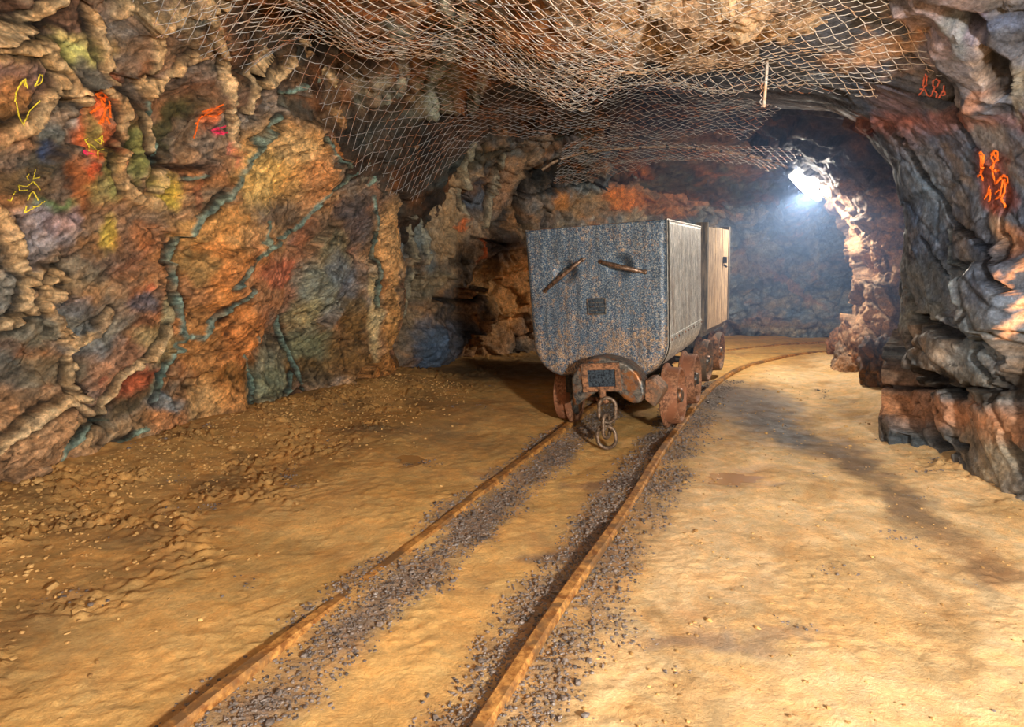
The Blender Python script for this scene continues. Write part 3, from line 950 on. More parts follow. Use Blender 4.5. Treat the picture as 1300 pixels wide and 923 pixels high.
for pts, w in [([(590, 20), (570, 60), (555, 100), (545, 140)], .05), ([(500, 40), (515, 90), (500, 130)], .04), ([(640, 60), (610, 110), (600, 140)], .04), ([(560, 0), (600, 50)], .04)]:
    wc.ridge(pts, w, .03, (150, 160, 146), .6)
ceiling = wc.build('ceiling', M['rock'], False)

# ------------------------------------------------------------------ FLOOR
TRK = [(-1.23, -.6), (-.295, 1.66), (.17, 2.78), (.628, 3.88), (1.05, 4.85), (1.52, 5.75), (2.05, 6.5), (2.75, 7.1), (3.6, 7.5), (4.6, 7.75), (5.6, 7.9)]
ts, TXY = interp_spline(TRK, .05)
TT = np.gradient(TXY, axis=0)
TT /= np.linalg.norm(TT, axis=1)[:, None]
TN = np.stack([TT[:, 1], -TT[:, 0]], 1)


def track_off(x, y):
    """signed distance right of the track centre line"""
    out = np.zeros(x.shape)
    best = np.full(x.shape, 1e9)
    for i in range(0, len(ts), 3):
        dx, dy = x - TXY[i, 0], y - TXY[i, 1]
        d = dx * dx + dy * dy
        m = d < best
        best = np.where(m, d, best)
        out = np.where(m, dx * TN[i, 0] + dy * TN[i, 1], out)
    return out


yy = np.concatenate([np.arange(-1.5, 1.2, .06), 1.2 * (1 + .0046 * Q) ** np.arange(0, 450)])
yy = yy[yy < 8.8]
xx = np.concatenate([np.arange(-2.75, 3.4, .012 * Q), np.arange(3.4, 5.9, .03)])
XX, YY = np.meshgrid(xx, yy, indexing='ij')
fl = Patch(xx, yy, np.stack([XX, YY, np.zeros_like(XX)], 2))
fl.N[:] = (0, 0, 1)
P = fl.P
to = track_off(P[:, 0], P[:, 1])
lbase = np.interp(P[:, 1], [p[1] for p in LP[:9]], [p[0] for p in LP[:9]])
rbase = np.interp(P[:, 1], [-1.5, 0, 1.4, 2.4, 3.3, 4.0, 5.6, 6.3], [2.9, 2.7, 2.45, 2.2, 2.27, 2.36, 3.08, 3.17])
talus = np.exp(-((P[:, 0] - lbase) / .42) ** 2) * (P[:, 1] < 5.6)
talr = np.exp(-((rbase - P[:, 0]) / .22) ** 2) * (P[:, 1] < 6.4)
fl.D += talus * .09 + talr * .05 + fbm(P * 1.2, 3, seed=51) * .028 + fbm(P * 7, 4, seed=52) * .006
leftr = 1 - sstep(-1.25, -.75, P[:, 0] - (P[:, 1] - 2.7) * .28)
clod = np.clip(fbm(P * 26, 4, .6, seed=53), -.1, 1) * sstep(-.2, .25, fbm(P * 3, 3, seed=57))
fl.D += clod * (.012 + .05 * np.clip(leftr + talr, 0, 1))
fl.D += ridged(P * 15, 3, seed=7) * .006 * leftr
fl.D -= .014 * np.exp(-(to / .24) ** 4)
fl.C = palette_field(P, [((206, 162, 98), 1.5), ((190, 148, 86), 1.3), ((166, 126, 76), .8)], 1.7, 3)
cl = palette_field(P, [((160, 120, 66), 1.4), ((186, 140, 80), 1), ((118, 88, 52), 1)], 4, 12)
fl.C = fl.C * (1 - leftr * .8)[:, None] + cl * (leftr * .8)[:, None]
rt = sstep(.35, .6, to)
pale = palette_field(P, [((222, 190, 144), 1.4), ((202, 166, 116), 1), ((168, 134, 90), .6)], 2.4, 14)
fl.C = fl.C * (1 - rt * .75)[:, None] + pale * (rt * .75)[:, None]
# dark ballast along both rails
gn = fbm(P * 3.2, 4, .6, seed=61)
gl = np.exp(-((to + .19) / .10) ** 2) * 1.1 + np.exp(-((to + .36) / .05) ** 2) * .5
gr2 = np.exp(-((to - .24) / .11) ** 2) * .9 + np.exp(-((to - .42) / .10) ** 2) * .7
GRAV = np.clip((gl + gr2) * 1.15 + gn * 1.1 - .30, 0, 1) * (P[:, 1] < 5.5)
fine = fbm(P * 60, 3, .7, seed=63)
fl.C = fl.C * (1 - GRAV * .85)[:, None] + (lin((104, 88, 80)) * (1 + .9 * fine)[:, None]) * (GRAV * .85)[:, None]
fl.D += GRAV * fine * .014
B = fl.blob
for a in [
    (760, 610, 50, 10, (96, 82, 84), .55, 0, .8), (640, 600, 40, 12, (110, 92, 84), .5, 0, .8), (700, 700, 60, 12, (96, 84, 82), .5, 0, .8), (960, 515, 80, 46, (84, 68, 58), .95, 20, .8), (1005, 548, 60, 22, (50, 42, 40), .95, 25, .7), (920, 500, 44, 26, (92, 76, 64), .9, 0, .6), (1080, 580, 70, 20, (80, 60, 46), .85, 28, .9), (1160, 645, 80, 26, (98, 74, 52), .8, 38, .9), (1250, 720, 50, 30, (104, 78, 54), .75, 42, .9), (985, 500, 40, 16, (120, 100, 76), .6, 20, .35),  # dark wet gravel; the slanting row also paints the lamp's shadow band
    (900, 810, 90, 18, (120, 104, 96), .6, 0, .8), (1000, 800, 60, 14, (130, 110, 96), .5, 0, .8), (870, 775, 40, 10, (190, 140, 90), .5, 0, 1), (1080, 560, 50, 14, (120, 90, 60), .5, 25, .8), (600, 560, 80, 14, (120, 92, 60), .5, 0, .9), (620, 470, 90, 20, (58, 48, 30), .85, 0, .8), (480, 545, 60, 8, (110, 92, 68), .6, 0, .9),  # darkest blobs here and below paint the cart's shadow to its left
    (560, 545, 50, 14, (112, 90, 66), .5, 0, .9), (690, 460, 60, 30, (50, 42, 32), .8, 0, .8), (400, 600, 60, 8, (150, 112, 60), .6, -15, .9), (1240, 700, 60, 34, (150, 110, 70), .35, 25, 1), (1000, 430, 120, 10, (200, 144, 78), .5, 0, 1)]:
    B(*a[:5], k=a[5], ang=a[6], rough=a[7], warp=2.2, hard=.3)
for a in [(930, 606, 46, 14), (522, 583, 26, 8), (985, 612, 18, 6), (960, 590, 30, 8)]:
    B(*a[:4], (196, 150, 96), k=.5, rough=.35, disp=-.012, warp=1.2, hard=.4)
fl.R = np.clip(fl.R * 1.1, 0, 1.2)
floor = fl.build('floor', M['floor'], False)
from mathutils.kdtree import KDTree
FLV = fl.points()
fi = np.lexsort((FLV[:, 0],))


def floor_z(x, y):
    i = np.clip(np.searchsorted(xx, x), 0, len(xx) - 1)
    j = np.clip(np.searchsorted(yy, y), 0, len(yy) - 1)
    return FLV[i * fl.m + j, 2]


# ------------------------------------------------------------------ loose stones
PHI = (1 + 5 ** .5) / 2
ICO = np.array([(-1, PHI, 0), (1, PHI, 0), (-1, -PHI, 0), (1, -PHI, 0), (0, -1, PHI), (0, 1, PHI), (0, -1, -PHI), (0, 1, -PHI), (PHI, 0, -1), (PHI, 0, 1), (-PHI, 0, -1), (-PHI, 0, 1)], float) / 1.9
ICF = np.array([(0, 11, 5), (0, 5, 1), (0, 1, 7), (0, 7, 10), (0, 10, 11), (1, 5, 9), (5, 11, 4), (11, 10, 2), (10, 7, 6), (7, 1, 8), (3, 9, 4), (3, 4, 2), (3, 2, 6), (3, 6, 8), (3, 8, 9), (4, 9, 5), (2, 4, 11), (6, 2, 10), (8, 6, 7), (9, 8, 1)])


def stones(name, x, y, r, mat, label, cat):
    n = len(x)
    z = floor_z(x, y)
    sc = np.stack([r * rng.uniform(.7, 1.4, n), r * rng.uniform(.7, 1.2, n), r * rng.uniform(.45, .8, n)], 1)
    V = ICO[None] * (1 + rng.uniform(-.22, .22, (n, 12, 1)))
    V = V * sc[:, None, :]
    a = rng.uniform(0, 6.28, n)
    c, s_ = np.cos(a)[:, None], np.sin(a)[:, None]
    X = V[:, :, 0] * c - V[:, :, 1] * s_
    Y = V[:, :, 0] * s_ + V[:, :, 1] * c
    V = np.stack([X + x[:, None], Y + y[:, None], V[:, :, 2] + (z + sc[:, 2] * .35)[:, None]], 2)
    Fc = ICF[None] + (np.arange(n) * 12)[:, None, None]
    o = mesh_from(name, V.reshape(-1, 3), Fc.reshape(-1, 3), mat, None, False)
    tag(o, label, cat, kind='stuff')
    return o


n = 70000
k = rng.choice(len(P), size=n * 7, replace=True, p=None)
wgt = np.clip(GRAV[k], 0, 1) * (P[k, 1] > 1.2) * np.clip(P[k, 1] / 3, .3, 1)
k = k[rng.random(len(k)) < wgt * 1.2][:n]
gx, gy = P[k, 0] + rng.normal(0, .006, len(k)), P[k, 1] + rng.normal(0, .006, len(k))
stones('gravel', gx, gy, rng.uniform(.002, .0058, len(k)) * (1 + (rng.random(len(k)) < .04)), M['stone'], 'fine dark gravel strewn along the narrow rails', 'gravel')
n = 5200
x = rng.uniform(-2.4, -.3, n * 3)
y = rng.uniform(1.2, 5.3, n * 3)
lb = np.interp(y, [p[1] for p in LP[:9]], [p[0] for p in LP[:9]])
dd = x - lb
keep = (dd > .05) & (rng.random(n * 3) < np.exp(-(dd / .65) ** 2) * .9)
x, y = x[keep][:n], y[keep][:n]
stones('rubble', x, y, rng.uniform(.003, .009, len(x)) * (1 + 1.4 * (rng.random(len(x)) < .03)), M['stone_tan'], 'tan clay crumbs and rubble along the foot of the left wall', 'rubble')
n = 1500
x = rng.uniform(-.2, 2.3, n)
y = rng.uniform(1.2, 6.0, n)
keep = (track_off(x, y) > .45) & (x < np.interp(y, [1.2, 2.4, 3.3, 4.0, 5.6], [2.4, 2.15, 2.2, 2.3, 2.9]))
x, y = x[keep], y[keep]
stones('grit', x, y, rng.uniform(.002, .006, len(x)) * (1 + (rng.random(len(x)) < .06)), M['stone_tan'], 'scattered small stones on the clay path right of the rails', 'stones')


# ------------------------------------------------------------------ shallow puddles
def puddle(px, py, rx, ry, seed, label):
    g = G(px, py)
    e1, e2 = G(px + rx, py), G(px, py + ry)
    n = 56
    V = [(g[0], g[1])]
    for q in range(n):
        t = 2 * math.pi * q / n
        w_ = 1 + .22 * math.sin(3 * t + seed) + .12 * math.sin(7 * t + seed * 2) + .07 * math.sin(13 * t)
        V.append((g[0] + (e1[0] - g[0]) * math.cos(t) * w_, g[1] + (e2[1] - g[1]) * math.sin(t) * w_))
    z = max(float(np.mean([floor_z(np.array([a]), np.array([b]))[0] for a, b in V])), float(floor_z(np.array([g[0]]), np.array([g[1]]))[0]))
    mb = MB()
    mb.add([(a, b, z + .001) for a, b in V], [(0, q + 1, (q + 1) % n + 1) for q in range(n)])
    nn = NT('puddle_water')
    m_ = nn.set(tuple(lin((176, 128, 70))), .15, 0, nn.bump(nn.noise(18, 3), .002, .3), .6)
    o = mb.build('puddle', m_, None)
    tag(o, label, 'puddle', 'puddles on the clay floor')


puddle(930, 608, 34, 8, 1.3, 'shallow brown puddle in the pale clay right of the rails')
puddle(524, 583, 22, 5, 2.9, 'small ochre puddle in the clay left of the rails, near the cart shadow')


# ------------------------------------------------------------------ rails
def rail(off, name, label, ztop):
    prof = [(-.014, ztop + .002), (.014, ztop + .002), (.021, ztop - .005), (.022, ztop - .02), (.008, ztop - .028), (.008, ztop - .07), (-.008, ztop - .07), (-.008, ztop - .028), (-.022, ztop - .02), (-.021, ztop - .005)]
    c = TXY + TN * off
    V, n_ = [], len(prof)
    sel = [i for i in range(len(ts)) if c[i, 1] > .4]
    for i in sel:
        w = 0.004 * math.sin(ts[i] * 3.1 + off * 9)
        dz = .004 * math.sin(ts[i] * 4.3 + off * 5)
        for a, z in prof:
            V.append((c[i, 0] + TN[i, 0] * (a + w), c[i, 1] + TN[i, 1] * (a + w), z + dz))
    Fc = []
    for i in range(len(sel) - 1):
        for q in range(n_):
            Fc.append((i * n_ + q, i * n_ + (q + 1) % n_, (i + 1) * n_ + (q + 1) % n_, (i + 1) * n_ + q))
    Fc.append(tuple(range(n_ - 1, -1, -1)))
    Fc.append(tuple((len(sel) - 1) * n_ + q for q in range(n_)))
    mb = MB()
    mb.add(V, Fc)
    o = mb.build(name, M['rail'], None)
    tag(o, label, 'rail', 'rails of the narrow mine track')
    return o


rail(-.315, 'track_rail', 'rusty narrow rail, the left one, running to under the left wheels of the carts', .012)
rail(.315, 'track_rail', 'rusty narrow rail, the right one, under the exposed cart wheels and curving right past them', .020)


# ------------------------------------------------------------------ steel tub cart
HD = math.radians(-24.2)
cart = empty('mine_cart', (.515, 3.80, .012), (0, math.radians(-3.6), HD))
tag(cart, 'blue-grey steel tub mine cart with two slanted handles and a chain hanging in front', 'mine cart', 'mine carts on the track')
ZB, ZT, LN = .33, 1.19, 1.22


def u_profile(n=90):
    pts = []
    rr = .20
    wt, wb_ = .412, .392
    for t in np.linspace(0, 1, 34):
        pts.append((-(wt + (wb_ - wt) * t), ZT + (ZB + rr - ZT) * t))
    for t in np.linspace(0, math.pi / 2, 18)[1:]:
        pts.append((-(wb_ - rr) - rr * math.cos(t), ZB + rr - rr * math.sin(t)))
    half = pts
    fx = np.linspace(-(wb_ - rr), 0, 12)[1:]
    half = half + [(x_, ZB) for x_ in fx]
    return half + [(-x_, z_) for x_, z_ in half[-2::-1]]


U = np.array(u_profile())
cen = np.array([0, ZT])


def shell_ring(scale=1.0, inset=0.0, y=0.0):
    q = cen + (U - cen) * scale
    if inset:
        d = U - cen
        w = np.array([U[:, 0] * 0, U[:, 0] * 0]).T
        # move inwards by a constant distance except along the open top
        nrm = np.gradient(U, axis=0)
        nrm = np.stack([-nrm[:, 1], nrm[:, 0]], 1)
        nrm /= np.linalg.norm(nrm, axis=1)[:, None]
        if (nrm * (cen - U)).sum() < 0:
            nrm = -nrm
        nrm[0, 1] = nrm[-1, 1] = 0
        q = U + nrm * inset
    return np.stack([q[:, 0], np.full(len(q), y), q[:, 1]], 1)


def end_cap(y_face, sgn):
    """dished face rings from the middle of the top edge out to the rounded rim"""
    rings = []
    Ui = shell_ring(inset=.03)[:, [0, 2]]
    for sc in np.linspace(.0, 1, 130):
        q = cen + (Ui - cen) * sc
        y = np.full(len(q), y_face)
        if sgn < 0:
            for (cx, cz, r, dep) in ((-.165, .94, .085, .070), (.155, .955, .088, .075)):
                d = np.hypot(q[:, 0] - cx, q[:, 1] - cz) / r
                y = y + dep * (1 - sstep(.0, 1.0, d))
            y = y - .006 * np.exp(-((q[:, 0]) / .25) ** 2) * np.exp(-((q[:, 1] - .75) / .25) ** 2)
        rings.append(np.stack([q[:, 0], y, q[:, 1]], 1))
    for t in np.linspace(0, math.pi / 2, 8)[1:]:
        r = shell_ring(inset=.03 - .03 * math.sin(t), y=0)
        r[:, 1] = y_face - sgn * .03 * (1 - math.cos(t))
        rings.append(r)
    return rings


def tub_mesh():
    R = end_cap(0.0, -1)
    V = np.array(R)
    n_, m_ = V.shape[:2]
    f = mesh_from('front_plate', V.reshape(-1, 3), grid_faces(n_, m_), M['tub'], cart, True)
    so = f.modifiers.new('solid', 'SOLIDIFY')
    so.thickness = .008
    so.offset = 0
    R = [shell_ring(y=.03 + .002)] + [shell_ring(y=y) for y in np.linspace(.06, LN - .06, 24)] + [shell_ring(y=LN - .03)]
    V = np.array(R)
    n_, m_ = V.shape[:2]
    s_ = mesh_from('tub', V.reshape(-1, 3), grid_faces(n_, m_), M['tub_side'], cart, True)
    so = s_.modifiers.new('solid', 'SOLIDIFY')
    so.thickness = .008
    so.offset = 0
    R = end_cap(LN, 1)
    V = np.array(R)
    n_, m_ = V.shape[:2]
    b = mesh_from('back_plate', V.reshape(-1, 3), grid_faces(n_, m_, True), M['tub_side'], cart, True)
    so = b.modifiers.new('solid', 'SOLIDIFY')
    so.thickness = .008
    so.offset = 0


tub_mesh()
# rim bar
mb = MB()
for sx in (-1, 1):
    mb.box((sx * .412, LN / 2, ZT), (.012, LN - .04, .014))
mb.box((0, LN, ZT), (.8, .014, .014))
mb.box((0, .002, ZT - .002), (.77, .010, .010))
mb.build('rim', M['cast'], cart, bevel=.003)
# weld seam behind the rounded front corner, right and left
for sx in (-1, 1):
    mb = MB()
    mb.tube([(sx * (abs(x_) + .003), .05, z_) for x_, z_ in U[:34]] + [(sx * (abs(x_) + .002), .05, z_ - .002) for x_, z_ in U[34:50]], .008, 8)
    mb.build('corner_seam', M['dark_steel'], cart, smooth=True)
    mb = MB()
    mb.box((sx * .398, LN / 2 + .02, ZB + .20), (.010, LN - .10, .038))
    st_ = mb.build('side_strap', M['tub_side'], cart, bevel=.002)
    for q in range(11):
        mb = MB()
        mb.lathe([(0, .009), (sx * .004, .008), (sx * .007, .004), (sx * .008, 0.0005)], 10, 'x', (sx * .403, .10 + q * .105, ZB + .20))
        mb.build('rivet', M['cast'], st_, smooth=True)
# handles across the two dished hand holds
def handle(p0, p1, bow, r, name='handle'):
    a, b = Vector(p0), Vector(p1)
    pts = []
    for t in np.linspace(0, 1, 15):
        q = a.lerp(b, t)
        q.y -= .010 + bow * math.sin(math.pi * t) ** .8
        pts.append(q)
    h_ = MB()
    h_.tube(pts, [r * (.75 + .35 * math.sin(math.pi * t)) for t in np.linspace(0, 1, 15)], 12)
    o = h_.build(name, M['handle'], cart, smooth=True)
    for q in (a, b):
        e = MB()
        e.lathe([(-.016, .001), (-.016, .012), (.0, .015), (.004, .015)], 14, 'y', (q.x, q.y, q.z))
        e.build('handle_lug', M['handle'], o, smooth=True)


handle((-.297, 0, .835), (-.060, 0, 1.002), .018, .012)
handle((.045, 0, .985), (.292, 0, .915), .040, .013)
mb = MB()
mb.box((.012, -.012, .735), (.098, .006, .082))
np_ = mb.build('name_plate', M['plate'], cart, bevel=.002)
mb = MB()
for (c, d) in (((.012, -.016, .779), (.106, .006, .008)), ((.012, -.016, .691), (.106, .006, .008)), ((-.040, -.016, .735), (.008, .006, .09)), ((.064, -.016, .735), (.008, .006, .09))):
    mb.box(c, d)
mb.build('plate_frame', M['cast'], np_, bevel=.002)
mb = MB()
for r_ in range(3):
    x_ = -.026
    while x_ < .05:
        wdt = random.uniform(.004, .009)
        mb.box((x_ + wdt / 2, -.0155, .757 - r_ * .022), (wdt, .002, .009))
        x_ += wdt + .004
mb.build('plate_lettering', M['cast'], np_)

# under-frame
mb = MB()
for sx in (-1, 1):
    mb.box((sx * .17, LN / 2, .285), (.06, LN + .02, .10))
for y_ in (.05, .42, .80, LN - .05):
    mb.box((0, y_, .29), (.40, .05, .07))
mb.build('underframe', M['dark_steel'], cart, bevel=.006)


def px2cart(px, py, yref=-.15):
    """a point seen at (px, py) on the plane y = yref of the cart's own frame"""
    Mi = (Matrix.Translation(cart.location) @ cart.rotation_euler.to_matrix().to_4x4()).inverted()
    o = Mi @ Vector((0, 0, CH))
    d = Mi.to_3x3() @ Vector(ray(px, py))
    t = (yref - o.y) / d.y
    q = o + d * t
    return q.x, q.z


def inset_poly(pts, yf, yb, mat, name, parent, bevel=.014, seg=3):
    m_ = MB()
    m_.prism(pts, yf, yb)
    return m_.build(name, mat, parent, bevel=bevel, seg=seg, angle=25)


YF = -.17
bump_px = [(725, 480), (733, 466), (748, 456), (764, 453), (782, 457), (797, 463), (809, 474), (816, 487), (818, 500), (813, 512), (802, 513), (792, 507), (783, 498), (757, 498), (742, 508), (729, 517), (726, 503)]
poly = [px2cart(a, b, YF) for a, b in bump_px]
buffer_o = inset_poly(poly, YF, -.02, M['cast'], 'buffer', cart, .016)
# rusty raised frame around the coupling window
fr = [px2cart(a, b, YF) for a, b in ((737, 462), (786, 460), (790, 496), (741, 498))]
win = [px2cart(a, b, YF) for a, b in ((746, 470), (781, 469), (782, 490), (748, 491))]
mb = MB()
y0, y1 = YF - .012, YF + .01
V = [(x_, y0, z_) for x_, z_ in fr] + [(x_, y0, z_) for x_, z_ in win] + [(x_, y1, z_) for x_, z_ in fr] + [(x_, y1, z_) for x_, z_ in win]
Fc = []
for q in range(4):
    r_ = (q + 1) % 4
    Fc += [(q, r_, 4 + r_, 4 + q), (8 + q, 12 + q, 12 + r_, 8 + r_), (q, 8 + q, 8 + r_, r_), (4 + q, 4 + r_, 12 + r_, 12 + q)]
mb.add(V, Fc)
mb.build('buffer_frame', M['rust'], buffer_o, bevel=.004)
mb = MB()
mb.prism(win, YF - .003, YF + .004)
mb.build('buffer_plate', M['plate'], buffer_o)
side = [px2cart(a, b, YF) for a, b in ((817, 484), (826, 483), (839, 497), (839, 503), (829, 519), (816, 509))]
inset_poly(side, YF + .035, .03, M['rust'], 'buffer_cheek', cart, .008)
# tongue and chain
tx0, tz0 = px2cart(764, 497, YF + .0)
tx1, tz1 = px2cart(771, 512, YF - .03)
mb = MB()
mb.tube([(tx0, YF + .03, tz0 + .03), (tx0, YF + .0, tz0), (tx0 + .012, YF - .02, (tz0 + tz1) / 2), (tx1, YF - .028, tz1)], [.022, .022, .018, .013], 12)
mb.build('draw_hook', M['rust'], cart, smooth=True)
chain = empty('coupling_chain')
chain.parent = cart


def link_mesh(cx, cz, y, L, Wd, r, yaw, lean):
    pts = []
    s_ = (L - Wd) / 2
    for t in np.linspace(0, 2 * math.pi, 28, endpoint=False):
        a_, b_ = math.cos(t) * Wd / 2, math.sin(t) * Wd / 2
        b_ += s_ if b_ >= 0 else -s_
        v = Matrix.Rotation(yaw, 3, 'Z') @ (Matrix.Rotation(lean, 3, 'Y') @ Vector((a_, 0, b_)))
        pts.append((cx + v.x, y + v.y, cz + v.z))
    m_ = MB()
    m_.tube(pts, r, 10, closed=True)
    m_.build('chain_link', M['chain'], chain, smooth=True)


for (a, b, L, Wd, yaw, lean, yr) in ((771, 521, .135, .090, .2, .05, YF - .03), (770, 541, .125, .075, 1.35, .03, YF - .04), (770, 555, .120, .100, .1, -.05, YF - .05)):
    cx, cz = px2cart(a, b, yr)
    link_mesh(cx, cz, yr, L, Wd, .0105, yaw, lean)


def wheel(parent, x, y, z, sgn, mat=None, r=.168):
    prof = [(-.016, r - .034), (-.016, r - .01), (-.006, r + .020), (.006, r + .020), (.012, r), (.082, r - .006), (.086, r - .010), (.086, r - .022), (.080, r - .026), (.010, r - .036), (-.016, r - .034)]
    m_ = MB()
    m_.lathe([(a_ * sgn, q) for a_, q in prof], 48, 'x', (x, y, z))
    o = m_.build('wheel', mat or M['wheel_rust'], parent, smooth=False)
    o.data.polygons.foreach_set('use_smooth', [True] * len(o.data.polygons))
    e = o.modifiers.new('e', 'EDGE_SPLIT')
    e.split_angle = math.radians(40)
    m_ = MB()
    m_.lathe([(a_ * sgn, q) for a_, q in [(-.012, .001), (-.012, r - .03), (.004, r - .03), (.0, .085), (.006, .058), (.060, .052), (.066, .045), (.066, .001)]], 36, 'x', (x, y, z))
    m_.build('wheel_disc', M['cast'], o, smooth=True)
    return o


WZ = .185
for y_ in (.25, .82):
    for sx in (-1, 1):
        w_ = wheel(cart, sx * .285 + .05, y_, WZ, sx)
        hb = MB()
        hb.lathe([(sx * .064, .04), (sx * .075, .042), (sx * .088, .036), (sx * .092, .024), (sx * .093, .001)], 24, 'x', (sx * .285 + .05, y_, WZ))
        hb.build('hub_cap', M['cast'], w_, smooth=True)
    mb = MB()
    mb.tube([(-.25, y_, WZ), (.35, y_, WZ)], .025, 14)
    mb.build('axle', M['dark_steel'], cart, smooth=True)
    for sx in (-1, 1):
        mb = MB()
        mb.box((sx * .22, y_, .215), (.07, .13, .11))
        mb.build('axle_box', M['dark_steel'], cart, bevel=.01)

# ------------------------------------------------------------------ wooden cart behind
c2 = empty('mine_cart', (1.13, 5.20, .02), (0, math.radians(-1.0), math.radians(-26.5)))
tag(c2, 'wooden-sided mine cart with upright boards standing behind the steel tub cart', 'mine cart', 'mine carts on the track')
L2, W2, Z0, Z1 = .95, .36, .44, 1.22
bw = L2 / 3
for q in range(3):
    mb = MB()
    mb.box((W2, .03 + bw * (q + .5), (Z0 + Z1) / 2 + random.uniform(-.006, .006)), (.028, bw - .016, Z1 - Z0 + random.uniform(-.01, .01)))
    mb.build('side_board', M['wood'], c2, bevel=.003)
    mb = MB()
    mb.box((-W2, .03 + bw * (q + .5), (Z0 + Z1) / 2), (.028, bw - .016, Z1 - Z0))
    mb.build('side_board', M['wood'], c2, bevel=.003)
for q in range(5):
    for y_ in (0.0, L2 + .03):
        mb = MB()
        bh = (Z1 - Z0) / 5
        mb.box((0, y_, Z0 + bh * (q + .5)), (W2 * 2 - .05, .026, bh - .008))
        mb.build('end_board', M['wood_dark'], c2, bevel=.003)
for sx in (-1, 1):
    for y_ in (-.012, L2 + .04):
        mb = MB()
        mb.box((sx * (W2 - .02), y_, (Z0 + Z1) / 2 + .01), (.085, .05, Z1 - Z0 + .03))
        mb.build('corner_post', M['wood_dark'], c2, bevel=.004)
mb = MB()
mb.box((W2 + .028, .72, .96), (.03, .05, .055))
mb.tube([(W2 + .02, .72, .92), (W2 + .045, .72, .90)], .01, 8)
mb.build('latch', M['dark_steel'], c2, bevel=.004)
for z_ in (.52, 1.10):
    mb = MB()
    mb.box((0, -.030, z_), (W2 * 2, .010, .04))
    mb.build('iron_band', M['dark_steel'], c2, bevel=.002)
mb = MB()
mb.box((0, L2 / 2, .415), (W2 * 2 - .02, L2, .05))
mb.build('bed', M['wood_dark'], c2, bevel=.004)
mb = MB()
for sx in (-1, 1):
    mb.box((sx * .17, L2 / 2, .34), (.07, L2 + .2, .11))
mb.box((0, -.06, .36), (.60, .06, .09))
mb.build('underframe', M['dark_steel'], c2, bevel=.006)
for y_ in (.18, .74):
    for sx in (-1, 1):
        w_ = wheel(c2, sx * .285, y_, WZ, sx, M['rust'])
        hb = MB()
        hb.lathe([(sx * .064, .04), (sx * .085, .04), (sx * .092, .024), (sx * .093, .001)], 20, 'x', (sx * .285, y_, WZ))
        hb.build('hub_cap', M['cast'], w_, smooth=True)
    mb = MB()
    mb.tube([(-.30, y_, WZ), (.30, y_, WZ)], .025, 12)
    mb.build('axle', M['dark_steel'], c2, smooth=True)
    for sx in (-1, 1):
        mb = MB()
        mb.box((sx * .24, y_, .25), (.08, .16, .16))
        mb.build('axle_box', M['dark_steel'], c2, bevel=.01)


# ------------------------------------------------------------------ wire nets
def net(name, mat, fn, u0, u1, v0, v1, cu, cv, r, label, keep=None, group=None, sub=4):
    nu = int((u1 - u0) / cu)
    nv = int((v1 - v0) / cv)
    V, Fc = [], []
    base = 0
    Vs, Fs = [], []
    for i in range(nu):
        # one zigzag wire of the chain link
        j = np.arange(nv + 1)
        u = u0 + cu * (i + .5 + np.where((j + i) % 2 == 0, .53, -.53))
        v = v0 + cv * j
        u = u + .006 * np.sin(j * 1.7 + i)
        tt = np.linspace(0, nv, nv * sub + 1)
        fr_ = tt - np.floor(tt)
        u = np.interp(tt, j, u)
        v = np.interp(tt, j, v)
        Pt = fn(u, v)
        hook = (.5 - np.abs(fr_ - .5)) * 2
        Pt[:, 2] += .004 * (1 - hook)
        if keep is not None:
            kk = keep(Pt, u, v)
        else:
            kk = np.ones(len(Pt), bool)
        T_ = np.gradient(Pt, axis=0)
        T_ /= np.maximum(np.linalg.norm(T_, axis=1), 1e-9)[:, None]
        A_ = np.cross(T_, np.array([0.0, 0.3, 1.0]))
        A_ /= np.maximum(np.linalg.norm(A_, axis=1), 1e-9)[:, None]
        B_ = np.cross(T_, A_)
        ring = np.stack([Pt + (A_ * math.cos(q) + B_ * math.sin(q)) * r for q in (0, 2.094, 4.189)], 1)
        m_ = len(Pt)
        Vs.append(ring.reshape(-1, 3))
        a = np.arange(m_ - 1)
        ok = kk[:-1] & kk[1:]
        a = a[ok]
        for q in range(3):
            q2 = (q + 1) % 3
            Fs.append(np.stack([base + a * 3 + q, base + a * 3 + q2, base + (a + 1) * 3 + q2, base + (a + 1) * 3 + q], 1))
        base += m_ * 3
    Fq = np.concatenate(Fs)
    V = np.concatenate(Vs)
    used = np.unique(Fq)
    mp = np.full(len(V), -1)
    mp[used] = np.arange(len(used))
    o = mesh_from(name, V[used], mp[Fq], mat, None, True)
    tag(o, label, 'wire netting', group)
    return o


def sagn(x, y, f, a, sd):
    q = np.stack([x * f, y * f, np.full(x.shape, sd)], 1)
    return perlin(q) * a


CV_ = wc.points()
_cx, _cy = wc.A.reshape(wc.n, wc.m)[:, 0], wc.B.reshape(wc.n, wc.m)[0, :]


def ceil_real(x, y):
    i = np.clip(np.searchsorted(_cx, x), 0, wc.n - 1)
    j = np.clip(np.searchsorted(_cy, y), 0, wc.m - 1)
    return CV_[i * wc.m + j, 2]


def fn_near(u, v):
    z = ceil_h(u, v) - .075 + sagn(u, v, 2.2, .05, 3.1) + sagn(u, v, 6, .012, 8.1)
    # far edge hangs down in a roll
    z = z - .10 * sstep(3.42, 3.68, v) * (1 - sstep(1.15, 1.5, u)) - .12 * sstep(1.5, 1.9, u)
    yv = np.minimum(v, 3.70)
    return np.stack([u, yv, z], 1)


